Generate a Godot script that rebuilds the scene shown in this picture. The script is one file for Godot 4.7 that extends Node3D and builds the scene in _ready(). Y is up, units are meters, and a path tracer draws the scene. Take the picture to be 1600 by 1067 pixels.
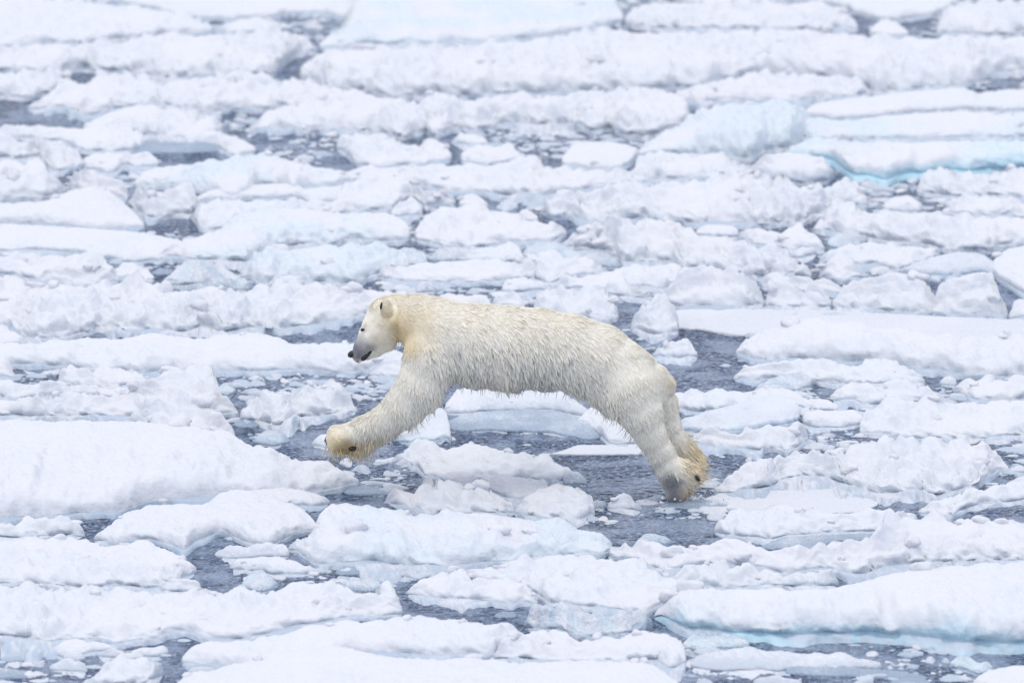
extends Node3D
# A polar bear leaping over broken pack ice, overcast arctic daylight.

var taken := {}
var snow_material: StandardMaterial3D
var ice_material: StandardMaterial3D
var clear_material: StandardMaterial3D
var slush_material: StandardMaterial3D
var broad := FastNoiseLite.new()      # patches about a metre wide
var lumps := FastNoiseLite.new()      # lumps of a hand's breadth to half a metre
var crumbs := FastNoiseLite.new()     # crumbs of a few centimetres
var grain := FastNoiseLite.new()
var random := RandomNumberGenerator.new()


func numbered(called: String) -> String:
	var n: int = taken.get(called, 0)
	taken[called] = n + 1
	return called if n == 0 else "%s_%03d" % [called, n]


func noise_texture(size: int, frequency: float, seed_: int, octaves: int, kind := FastNoiseLite.TYPE_SIMPLEX_SMOOTH, ramp: Gradient = null, fractal := FastNoiseLite.FRACTAL_FBM) -> NoiseTexture2D:
	var n := FastNoiseLite.new()
	n.seed = seed_
	n.noise_type = kind
	n.frequency = frequency
	n.fractal_type = fractal
	n.fractal_octaves = octaves
	var t := NoiseTexture2D.new()
	t.width = size
	t.height = size
	t.seamless = true
	t.seamless_blend_skirt = 0.2
	t.noise = n
	if ramp:
		t.color_ramp = ramp
	return t


func ice_surface(roughness: float, specular: float, relief: float, metres: float, texture: Texture2D) -> StandardMaterial3D:
	var m := StandardMaterial3D.new()
	m.albedo_color = Color.WHITE
	m.vertex_color_use_as_albedo = true
	m.roughness = roughness
	m.metallic_specular = specular
	m.heightmap_enabled = true
	m.heightmap_texture = texture
	m.heightmap_scale = relief
	m.uv1_triplanar = true
	m.uv1_world_triplanar = true
	m.uv1_scale = Vector3.ONE / metres
	return m


func make_materials() -> void:
	for pair in [[broad, 0.9, 3, 11], [lumps, 3.2, 3, 23], [grain, 34.0, 2, 37]]:
		pair[0].noise_type = FastNoiseLite.TYPE_SIMPLEX_SMOOTH
		pair[0].frequency = pair[1]
		pair[0].fractal_octaves = pair[2]
		pair[0].seed = pair[3]
	crumbs.noise_type = FastNoiseLite.TYPE_CELLULAR
	crumbs.cellular_distance_function = FastNoiseLite.DISTANCE_EUCLIDEAN
	crumbs.cellular_return_type = FastNoiseLite.RETURN_DISTANCE
	crumbs.frequency = 9.0
	crumbs.fractal_octaves = 2
	crumbs.fractal_gain = 0.45
	crumbs.seed = 5
	var fine := noise_texture(512, 0.03, 3, 5)
	snow_material = ice_surface(0.85, 0.25, 0.9, 0.9, fine)
	ice_material = ice_surface(0.5, 0.4, 1.0, 0.7, fine)
	clear_material = ice_surface(0.16, 0.5, 1.5, 0.5, fine)
	slush_material = ice_surface(0.4, 0.5, 1.6, 0.5, fine)


# ---- look of each kind of ice:
# [lump size, crumb size, front height against the crest, shoulder, undercut, share of blue, wet foot, material, toe]
const LOOK := {
	"soft": [0.024, 0.005, 0.85, 1.1, 0.0, 0.14, 0.5, 0, 0.3],
	"mounded": [0.055, 0.014, 0.72, 1.3, 0.0, 0.16, 0.5, 0, 0.5],
	"lumpy": [0.07, 0.02, 0.6, 1.2, 0.0, 0.18, 0.45, 0, 0.8],
	"chunk": [0.05, 0.008, 0.6, 1.3, 0.0, 0.2, 0.5, 0, 0.5],
	"greychunk": [0.025, 0.005, 0.75, 1.1, 0.02, 0.5, 0.8, 1, 0.3],
	"blue": [0.042, 0.007, 0.7, 1.2, 0.0, 0.62, 0.5, 1, 0.8],
	"bluefoot": [0.024, 0.005, 0.9, 0.6, 0.02, 0.25, 1.0, 0, 0.4],
	"bluebase": [0.022, 0.005, 0.9, 0.8, 0.03, 0.2, 0.9, 0, 0.3],
	"bluegrey": [0.02, 0.01, 0.4, 0.8, 0.0, 1.0, 0.9, 1, 0.2],
	"glass": [0.06, 0.022, 0.5, 1.0, 0.0, 0.9, 1.0, 2, 0.3],
	"glassflat": [0.02, 0.008, 0.7, 0.8, 0.0, 1.0, 1.0, 2, 0.0],
	"flat": [0.006, 0.004, 0.8, 0.8, 0.0, 0.05, 0.12, 0, 0.1],
	"slush": [0.012, 0.012, 0.6, 1.0, 0.0, 0.8, 1.0, 3, 0.4],
}
const SNOW := Color(0.665, 0.68, 0.715)
const BLUE_ICE := Color(0.585, 0.68, 0.735)
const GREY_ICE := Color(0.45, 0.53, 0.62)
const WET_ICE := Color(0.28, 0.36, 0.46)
const TEAL_ICE := Color(0.46, 0.68, 0.77)
var shapes := []
var lump_forms := []


func along(line: PackedVector3Array, x: float) -> Vector3:
	if x <= line[0].x:
		return line[0]
	for i in range(1, line.size()):
		if x <= line[i].x:
			return line[i - 1].lerp(line[i], (x - line[i - 1].x) / maxf(line[i].x - line[i - 1].x, 1e-4))
	return line[line.size() - 1]


func lines_of(crest: Array, front: Array) -> Array:
	var a := PackedVector3Array()
	var b := PackedVector3Array()
	for i in crest.size() / 3:
		a.append(Vector3(crest[3 * i], crest[3 * i + 2], crest[3 * i + 1]))
	for i in front.size() / 2:
		b.append(Vector3(front[2 * i], 0, front[2 * i + 1]))
	return [a, b]


# A floe from its crest line (x, z, height along the far edge) and its front edge at the water (x, z).
func floe(called: String, label: String, category: String, style: String, crest: Array, front: Array) -> void:
	shapes.append({"called": called, "label": label, "category": category, "style": style, "crest": crest, "front": front})


func shape_floe(index: int) -> void:
	var d: Dictionary = shapes[index]
	var look: Array = LOOK[d.style]
	var both := lines_of(d.crest, d.front)
	var a: PackedVector3Array = both[0]
	var b: PackedVector3Array = both[1]
	var x0 := minf(a[0].x, b[0].x)
	var x1 := maxf(a[a.size() - 1].x, b[b.size() - 1].x)
	var width := x1 - x0
	var deepest := 0.0
	var highest := 0.0
	for p in a:
		deepest = maxf(deepest, along(b, p.x).z - p.z)
		highest = maxf(highest, p.y)
	var columns := clampi(int(width / 0.0125), 16, 420)
	var tops := clampi(int(deepest / 0.035), 6, 44)
	var rows := 10 + 8 + tops + 6
	var centre := Vector3((x0 + x1) / 2, 0, (along(a, (x0 + x1) / 2).z + along(b, (x0 + x1) / 2).z) / 2)
	d.at = centre
	var reach := clampf(width * 0.012, 0.012, 0.035)
	var points := PackedVector3Array()
	var tints := PackedColorArray()
	points.resize(columns * rows)
	tints.resize(columns * rows)
	var round_off := clampf(deepest * 0.3, 0.03, 0.3)
	var rough: float = look[0]
	var crumb: float = look[1]
	var share: float = look[5]
	var wet: float = look[6]
	var teal: bool = d.style.begins_with("bluefoot") or d.style == "bluebase"
	var hard: bool = look[7] > 0
	var size := clampf(highest / 0.12, 0.35, 1.25)
	rough *= size
	crumb *= clampf(size, 0.6, 1.1)
	for i in columns:
		var u := float(i) / (columns - 1)
		u = lerpf(u, 0.5 - 0.5 * cos(PI * u), 0.35)
		var x := x0 + width * u
		var back := Vector3.ZERO
		var zf := 0.0
		for tap in 5:
			var share_of: float = [0.12, 0.23, 0.3, 0.23, 0.12][tap]
			back += along(a, x + (tap - 2) * reach) * share_of
			zf += along(b, x + (tap - 2) * reach).z * share_of
		var wob := broad.get_noise_2d(x * 2.2, centre.z * 3.0)
		zf += wob * 0.1 * minf(1.0, deepest) + lumps.get_noise_2d(x * 1.2, centre.z + 40.0) * 0.022
		var zb := minf(back.z, zf - 0.03)
		var e := minf(x - x0, x1 - x) / round_off
		var s := sqrt(maxf(0.0, 1.0 - (1.0 - minf(e, 1.0)) ** 2))
		var zc := (zf + zb) / 2
		zf = zc + (zf - zc) * s
		zb = zc + (zb - zc) * s
		var h := maxf(back.y, 0.012) * (0.25 + 0.75 * sqrt(s))
		var lip: float = h * look[2] * (1.0 + 0.45 * broad.get_noise_2d(x * 3.0 + 70.0, centre.z))
		lip = clampf(lip, 0.01, maxf(h * 1.05, 0.011))
		var w: float = minf(look[3] * lip, (zf - zb) * 0.42)
		var wb := minf(0.5 * h, (zf - zb) * 0.3)
		var under: float = look[4] * (0.5 + 1.1 * absf(broad.get_noise_2d(x * 4.0, centre.z * 2.0 + 30.0)) * 2.0)
		under = minf(under, (zf - zb) * 0.3)
		var base := 0.3 if teal else 0.09
		# a low toe of wet broken ice runs out in front of most edges
		var toe: float = (0.09 + 0.6 * maxf(0.0, broad.get_noise_2d(x * 1.6 + 300.0, centre.z) + 0.22)) * look[8] * s
		toe += toe * 0.8 * lumps.get_noise_2d(x * 2.5 + 9.0, centre.z)
		var toe_high := minf(0.012 + 0.016 * size, lip * 0.5)
		for row in rows:
			var j := row - 7
			var y := 0.0
			var z := 0.0
			var top := 0.0          # 1 on the upper side
			var face := 0.0         # 1 on the front
			if j < 3:
				if row == 0:
					y = -0.09
					z = zf + toe
				elif row < 9:
					var out := (row - 1) / 7.0
					y = -0.012 + toe_high * 1.3 * smoothstep(0.0, 0.55, out) + base * 0.45 * lip * smoothstep(0.55, 1.0, out)
					z = zf + lerpf(toe + 0.01, -under, out)
					top = 0.3 + 0.5 * smoothstep(0.0, 0.4, out)
					face = 0.4
				else:
					y = base * 0.72 * lip + toe_high * 0.7
					z = zf - under * 0.75 + 0.004
					face = 0.7
			elif j < 11:
				var t := (j - 3) / 7.0 * PI / 2
				y = lip * (base + (1.0 - base) * sin(t)) + toe_high * 0.7 * (1.0 - sin(t))
				z = zf - w * (1.0 - cos(t))
				top = sin(t) ** 2
				face = 1.0
			elif j < 11 + tops:
				var v := float(j - 10) / (tops + 1)
				z = lerpf(zf - w, zb + wb, v)
				y = lerpf(lip, h, sin(v * PI / 2) if look[2] < 0.7 else smoothstep(0.0, 1.0, v))
				top = 1.0
				face = maxf(0.0, 1.0 - v * 4.0)
			else:
				var t := (j - 10 - tops) / 6.0
				var turn := minf(t * 1.2, 1.0) * PI / 2
				z = zb + wb * (1.0 - sin(turn))
				y = h * (0.3 + 0.7 * cos(turn)) if t < 1.0 else -0.09
				top = 1.0 - t
			# broken surface: lumps with creases between them, crumbs where the snow has come apart
			var p := Vector3(x, y, z)
			var patch := broad.get_noise_3d(x * 1.3, 9.0 + y, z * 1.1)
			var broken := smoothstep(-0.28, 0.32, patch + (0.16 if not hard else 0.0))
			var keep := clampf((y + 0.03) / 0.06, 0.0, 1.0) * (0.3 + 0.7 * s)
			var big := absf(lumps.get_noise_3d(x, y * 3.2, z * 0.75)) * 2.0 - 0.42
			var c := crumbs.get_noise_3d(x, y, z * 0.75)
			var little := (-0.25 - c) * 1.6
			var g := grain.get_noise_3d(x, y, z * 0.7)
			var rise := (rough * big * (0.4 + 0.6 * broken) + crumb * little * broken + (0.003 + 0.006 * broken) * g) * keep
			p.y += rise * (0.25 + 0.75 * top) * (1.0 if row > 8 else 0.15 if row > 6 else 0.7 if row > 1 else 0.2)
			p.z += (face * (1.0 - top) * rise * 1.1 + rough * 0.35 * lumps.get_noise_3d(z + 20.0, x, y)) * keep
			p.x += (rough * 0.4 * lumps.get_noise_3d(y + 50.0, z, x) + crumb * 0.12 * g) * keep
			points[i * rows + row] = p - centre
			# snow over blue ice over a wet foot, under-edge shade painted into soft toes
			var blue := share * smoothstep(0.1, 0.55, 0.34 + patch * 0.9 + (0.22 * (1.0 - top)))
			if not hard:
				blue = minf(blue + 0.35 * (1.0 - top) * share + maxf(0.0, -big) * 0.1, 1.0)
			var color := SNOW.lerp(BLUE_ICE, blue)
			if look[7] >= 2:
				color = BLUE_ICE.lerp(GREY_ICE, smoothstep(-0.4, 0.4, patch + 0.5 * big + 0.15)).lerp(SNOW, smoothstep(0.1, 0.7, little + g * 0.5 + patch * 0.5) * 0.8)
			elif d.style == "bluegrey":
				color = BLUE_ICE.lerp(GREY_ICE, smoothstep(-0.5, 0.5, patch + big * 0.4 + (1.0 - top) * 0.4)).lerp(SNOW, smoothstep(0.75, 1.0, top + 0.2 * g) * 0.7)
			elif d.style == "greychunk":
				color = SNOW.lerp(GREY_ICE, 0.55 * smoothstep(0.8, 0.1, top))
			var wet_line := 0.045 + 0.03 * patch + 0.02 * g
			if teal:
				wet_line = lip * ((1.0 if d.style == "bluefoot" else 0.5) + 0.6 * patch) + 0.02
			var wet_and_shade := wet * smoothstep(wet_line, wet_line * 0.25, y)
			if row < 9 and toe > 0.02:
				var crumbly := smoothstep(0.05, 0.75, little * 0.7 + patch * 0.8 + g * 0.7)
				color = GREY_ICE.lerp(SNOW, (0.0 if d.style == "soft" else 0.15) + (0.35 if d.style == "soft" else 0.75) * crumbly) if not teal else TEAL_ICE.lerp(GREY_ICE, smoothstep(-0.1, 0.4, patch)).lerp(SNOW, 0.4 * crumbly)  # soft toes kept greyer: shade below the snow edge is in their colour
				wet_and_shade = wet * (1.0 - 0.75 * crumbly) * maxf(0.35, 1.0 - 0.11 * row)
			color = color.lerp(TEAL_ICE if teal else WET_ICE, wet_and_shade)
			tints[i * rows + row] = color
	var faces := PackedInt32Array()
	faces.resize((columns - 1) * (rows - 1) * 6)
	var k := 0
	for i in columns - 1:
		for j in rows - 1:
			var q := i * rows + j
			faces[k] = q
			faces[k + 1] = q + 1
			faces[k + 2] = q + rows
			faces[k + 3] = q + rows
			faces[k + 4] = q + 1
			faces[k + 5] = q + rows + 1
			k += 6
	d.arrays = [points, tints, faces]
	# loose lumps frozen on along the edges
	d.lumps = []
	var dice := RandomNumberGenerator.new()
	dice.seed = 100 + index
	if d.style in ["lumpy", "mounded", "soft", "chunk", "blue", "bluebase", "bluefoot"]:
		var number := int(width * {"lumpy": 3.6, "chunk": 2.6, "blue": 2.0}.get(d.style, 1.3) + dice.randf())
		for n in number:
			var i := dice.randi_range(int(columns * 0.05), int(columns * 0.95))
			var row := 18 + tops - dice.randi_range(0, 2) if dice.randf() < 0.62 else dice.randi_range(12, 18 + tops / 2)
			if d.style in ["soft", "bluebase", "bluefoot"]:
				row = 18 + tops - dice.randi_range(0, 1)
			var r := clampf(highest * dice.randf_range(0.1, 0.34), 0.012, 0.06)
			var at := points[i * rows + row]
			d.lumps.append(Transform3D(Basis.from_euler(Vector3(dice.randfn(0, 0.3), dice.randf() * TAU, dice.randfn(0, 0.3))).scaled(Vector3(r * dice.randf_range(0.9, 1.7), r * dice.randf_range(0.7, 1.1), r)), at + Vector3(0, r * 0.1, 0)))


func smooth_mesh(points: PackedVector3Array, tints: PackedColorArray, faces: PackedInt32Array) -> ArrayMesh:
	var arrays := []
	arrays.resize(Mesh.ARRAY_MAX)
	arrays[Mesh.ARRAY_VERTEX] = points
	arrays[Mesh.ARRAY_COLOR] = tints
	arrays[Mesh.ARRAY_INDEX] = faces
	var normals := PackedVector3Array()
	normals.resize(points.size())
	for f in range(0, faces.size(), 3):
		var i := faces[f]
		var j := faces[f + 1]
		var l := faces[f + 2]
		var n := (points[l] - points[i]).cross(points[j] - points[i])
		normals[i] += n
		normals[j] += n
		normals[l] += n
	for i in normals.size():
		normals[i] = normals[i].normalized()
	arrays[Mesh.ARRAY_NORMAL] = normals
	var m := ArrayMesh.new()
	m.add_surface_from_arrays(Mesh.PRIMITIVE_TRIANGLES, arrays)
	return m


func finish_floe(index: int) -> void:
	shape_floe(index)
	var d: Dictionary = shapes[index]
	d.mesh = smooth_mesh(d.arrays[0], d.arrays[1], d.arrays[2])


const GROUPS := {"ice floe": "floes of the broken pack ice", "ice block": "blocks and hummocks of the pack ice", "ice fragment": "small pieces of ice between the floes", "ice slab": "bare slabs of clear or blue ice", "slush plate": "patches of slush on the water"}


func place_floes() -> void:
	random.seed = 33
	var task := WorkerThreadPool.add_group_task(finish_floe, shapes.size())
	WorkerThreadPool.wait_for_group_task_completion(task)
	var looks := [snow_material, ice_material, clear_material, slush_material]
	for d in shapes:
		var o := MeshInstance3D.new()
		o.name = numbered(d.called)
		o.mesh = d.mesh
		o.position = d.at
		o.material_override = looks[LOOK[d.style][7]]
		o.set_meta("label", d.label)
		o.set_meta("category", d.category)
		o.set_meta("group", GROUPS[d.category])
		add_child(o, true)
		for place in d.lumps:
			var l := MeshInstance3D.new()
			l.name = "snow_lump"
			l.mesh = lump_forms[random.randi() % lump_forms.size()]
			l.material_override = snow_material
			l.transform = place
			o.add_child(l, true)


func make_lumps() -> void:
	for k in 8:
		var points := PackedVector3Array()
		var tints := PackedColorArray()
		var faces := PackedInt32Array()
		for r in 11:
			for a in 16:
				var polar := PI * r / 10.0
				var p := Vector3(sin(polar) * cos(TAU * a / 16), cos(polar), sin(polar) * sin(TAU * a / 16))
				# broken faces: cut the ball back to a few random planes
				var reach := 1.0
				for cut in 7:
					var n := Vector3(sin(cut * 2.4 + k * 1.7), cos(cut * 1.3 + k * 2.9) * 0.9, cos(cut * 2.9 + k * 0.8)).normalized()
					var deep := 0.74 + 0.2 * sin(cut * 5.1 + k * 3.3)
					reach = minf(reach, deep / maxf(p.dot(n), 0.05))
				reach *= 1.0 + 0.16 * lumps.get_noise_3d(p.x * 0.5 + k * 3.0, p.y * 0.5, p.z * 0.5)
				points.append(p * reach)
				tints.append(SNOW)
		for r in 10:
			for a in 16:
				var q := r * 16 + a
				var q2 := r * 16 + (a + 1) % 16
				for v in [q, q2, q + 16, q2, q2 + 16, q + 16]:
					faces.append(v)
		lump_forms.append(smooth_mesh(points, tints, faces))


func water() -> void:
	var m := StandardMaterial3D.new()
	var g := Gradient.new()
	g.offsets = PackedFloat32Array([0.0, 0.45, 0.6, 0.72, 1.0])
	g.colors = PackedColorArray([Color(0.07, 0.12, 0.22), Color(0.16, 0.23, 0.35), Color(0.31, 0.39, 0.51), Color(0.54, 0.61, 0.72), Color(0.78, 0.83, 0.89)])
	m.albedo_texture = noise_texture(1024, 0.1, 77, 4, FastNoiseLite.TYPE_SIMPLEX_SMOOTH, g)
	m.roughness = 0.1
	m.metallic_specular = 0.36
	m.heightmap_enabled = true
	m.heightmap_texture = noise_texture(1024, 0.045, 91, 5)
	m.heightmap_scale = 7.0
	# slush thickens in some places and leaves others open
	var veil := Image.create(4, 4, false, Image.FORMAT_RGBA8)
	veil.fill(Color(0.60, 0.66, 0.75, 0.9))
	m.detail_enabled = true
	m.detail_albedo = ImageTexture.create_from_image(veil)
	var thick := Gradient.new()
	thick.offsets = PackedFloat32Array([0.0, 0.44, 0.62, 1.0])
	thick.colors = PackedColorArray([Color(0.0, 0.0, 0.0), Color(0.04, 0.04, 0.04), Color(0.6, 0.6, 0.6), Color(0.9, 0.9, 0.9)])
	m.detail_mask = noise_texture(1024, 0.009, 58, 6, FastNoiseLite.TYPE_SIMPLEX_SMOOTH, thick)
	m.uv1_triplanar = true
	m.uv1_world_triplanar = true
	m.uv1_scale = Vector3(0.2, 0.2, 0.2)
	var p := PlaneMesh.new()
	p.size = Vector2(6000, 6000)
	p.subdivide_width = 3
	p.subdivide_depth = 3
	var o := MeshInstance3D.new()
	o.name = "sea"
	o.mesh = p
	o.material_override = m
	o.set_meta("kind", "structure")
	o.set_meta("label", "dark slate blue sea water with ripples and slush")
	add_child(o)


func drift() -> void:
	# the pack goes on beyond the part that is built floe by floe
	random.seed = 21
	var forms := []
	for k in 3:
		var s := SurfaceTool.new()
		s.begin(Mesh.PRIMITIVE_TRIANGLES)
		var sides := 40
		var rings := [[-0.3, 0.97], [0.0, 1.0], [0.5, 1.0], [0.85, 0.95], [1.0, 0.85], [1.05, 0.55], [1.1, 0.25]]
		for r in rings:
			for a in sides:
				var t := TAU * a / sides
				var out := 1.0 + 0.5 * broad.get_noise_3d(cos(t) * 0.9 + k * 9.0, sin(t) * 0.9, 0) + 0.12 * lumps.get_noise_2d(cos(t) + k * 5.0, sin(t))
				var q := Vector3(cos(t) * out * r[1], r[0], sin(t) * out * r[1])
				q.y += 0.5 * maxf(r[0], 0.0) * lumps.get_noise_3d(q.x * 1.5 + k * 7.0, 0, q.z * 1.5)
				s.add_vertex(q)
		s.add_vertex(Vector3(0, 1.1, 0))
		for r in rings.size() - 1:
			for a in sides:
				var q: int = r * sides + a
				var q2: int = r * sides + (a + 1) % sides
				for v in [q, q2, q + sides, q2, q2 + sides, q + sides]:
					s.add_index(v)
		for a in sides:
			for v in [(rings.size() - 1) * sides + a, (rings.size() - 1) * sides + (a + 1) % sides, rings.size() * sides]:
				s.add_index(v)
		s.generate_normals()
		forms.append(s.commit())
	var m := StandardMaterial3D.new()
	m.albedo_color = SNOW.linear_to_srgb()
	m.roughness = 0.85
	m.heightmap_enabled = true
	m.heightmap_texture = snow_material.heightmap_texture
	m.heightmap_scale = 1.6
	m.uv1_triplanar = true
	m.uv1_world_triplanar = true
	var sets := [[], [], []]
	for i in 8000:
		var z := random.randf_range(-70.0, 22.0)
		var x := random.randf_range(-34.0, 34.0)
		var size := random.randf_range(0.25, 1.1)
		var half := (48.9 - z) * 0.0752
		if z > -17.5 - size * 1.3 and z < 10.8 + size * 1.3 and absf(x) < half + 0.12 + size * 1.15:
			continue
		sets[random.randi() % 3].append(Transform3D(Basis(Vector3.UP, random.randf() * TAU).scaled(Vector3(size, random.randf_range(0.06, 0.2), size * random.randf_range(0.6, 1.0))), Vector3(x, 0, z)))
	for k in 3:
		var mm := MultiMesh.new()
		mm.transform_format = MultiMesh.TRANSFORM_3D
		mm.mesh = forms[k]
		mm.instance_count = sets[k].size()
		for i in sets[k].size():
			mm.set_instance_transform(i, sets[k][i])
		var o := MultiMeshInstance3D.new()
		o.name = numbered("drift_ice")
		o.multimesh = mm
		o.material_override = m
		o.set_meta("kind", "stuff")
		o.set_meta("label", ["smaller drift ice all round the nearer floes", "broad drift ice farther out over the sea", "mixed drift ice stretching toward the horizon"][k])
		o.set_meta("category", "drift ice")
		add_child(o)


func bits() -> void:
	# crumbs of ice adrift in the leads: far too many to count
	random.seed = 4
	var st := SurfaceTool.new()
	st.begin(Mesh.PRIMITIVE_TRIANGLES)
	var ring := []
	for lvl in [[-0.3, 0.8], [0.15, 1.0], [0.55, 0.6]]:
		for k in 7:
			var a: float = TAU * k / 7.0
			var r: float = lvl[1] * random.randf_range(0.7, 1.15)
			ring.append(Vector3(cos(a) * r, lvl[0] * random.randf_range(0.7, 1.3), sin(a) * r))
	ring.append(Vector3(0.1, 0.7, 0))
	for l in 2:
		for k in 7:
			var q := l * 7 + k
			var q2 := l * 7 + (k + 1) % 7
			for t in [q, q + 7, q2, q2, q + 7, q2 + 7]:
				st.add_vertex(ring[t])
	for k in 7:
		for t in [14 + k, 21, 14 + (k + 1) % 7]:
			st.add_vertex(ring[t])
	st.generate_normals()
	var mesh := st.commit()
	var m := StandardMaterial3D.new()
	m.vertex_color_use_as_albedo = true
	m.roughness = 0.3
	var mm := MultiMesh.new()
	mm.transform_format = MultiMesh.TRANSFORM_3D
	mm.use_colors = true
	mm.mesh = mesh
	var where := []
	for i in 12000:
		var z := random.randf_range(-18.0, 11.0)
		var x := random.randf_range(-1.0, 1.0) * (4.1 - z * 0.085)
		var thick := broad.get_noise_2d(x * 0.8 + 200.0, z * 0.5)
		if random.randf() > 0.35 + thick * 1.6:
			continue
		var s := 0.007 + 0.035 * random.randf() ** 5
		where.append([Transform3D(Basis(Vector3.UP, random.randf() * TAU).scaled(Vector3(s * random.randf_range(0.8, 1.9), s * random.randf_range(0.25, 0.7), s)), Vector3(x, 0.0, z)), SNOW.lerp(GREY_ICE, random.randf() ** 0.35)])
	mm.instance_count = where.size()
	for i in where.size():
		mm.set_instance_transform(i, where[i][0])
		mm.set_instance_color(i, where[i][1])
	var o := MultiMeshInstance3D.new()
	o.name = numbered("brash_ice")
	o.multimesh = mm
	o.material_override = m
	o.set_meta("kind", "stuff")
	o.set_meta("label", "countless small crumbs of ice floating on the dark water")
	o.set_meta("category", "brash ice")
	add_child(o)
	# knobs of brash crowded together in drifts between the floes
	var crowd := [[], [], []]
	for i in 30000:
		var z := random.randf_range(-18.0, 11.0)
		var x := random.randf_range(-1.0, 1.0) * (4.1 - z * 0.085)
		var thick := broad.get_noise_2d(x * 0.7 - 80.0, z * 0.45 + 60.0)
		var near_bear := z > 2.0 and z < 8.5 and x > -1.6 and x < 1.9
		if thick < (0.3 if near_bear else 0.02 if z < 2.0 else 0.12) + 0.12 * random.randf():
			continue
		var s := 0.014 + 0.055 * random.randf() ** 3
		crowd[random.randi() % 3].append([Transform3D(Basis.from_euler(Vector3(random.randfn(0, 0.4), random.randf() * TAU, random.randfn(0, 0.4))).scaled(Vector3(s * random.randf_range(0.9, 2.0), s * random.randf_range(0.4, 0.75), s * random.randf_range(0.8, 1.6))), Vector3(x, -s * 0.12, z)), Color(1, 1, 1).lerp(Color(0.62, 0.72, 0.8), random.randf() ** 0.8)])
	for i in 46:
		var a := random.randf() * TAU
		var r := 0.05 + 0.2 * random.randf() ** 1.5
		var s := 0.004 + 0.012 * random.randf() ** 2
		crowd[i % 3].append([Transform3D(Basis.from_euler(Vector3(random.randf(), random.randf() * TAU, 0)).scaled(Vector3.ONE * s), Vector3(1.1 + cos(a) * r * 1.3, 0.07 * random.randf() ** 2, 5.1 + sin(a) * r)), Color(0.9, 0.95, 1.0)])
	for k in 3:
		var crowded := MultiMesh.new()
		crowded.transform_format = MultiMesh.TRANSFORM_3D
		crowded.use_colors = true
		crowded.mesh = lump_forms[k * 2]
		crowded.instance_count = crowd[k].size()
		for i in crowd[k].size():
			crowded.set_instance_transform(i, crowd[k][i][0])
			crowded.set_instance_color(i, crowd[k][i][1])
		var c := MultiMeshInstance3D.new()
		c.name = numbered("brash_ice")
		c.multimesh = crowded
		c.material_override = ice_material
		c.set_meta("kind", "stuff")
		c.set_meta("label", ["knobbly brash ice crowded into the leads", "blunt brash ice drifted along the floe edges", "mixed brash ice filling the narrow gaps"][k])
		c.set_meta("category", "brash ice")
		add_child(c)


# ---- the bear

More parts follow.
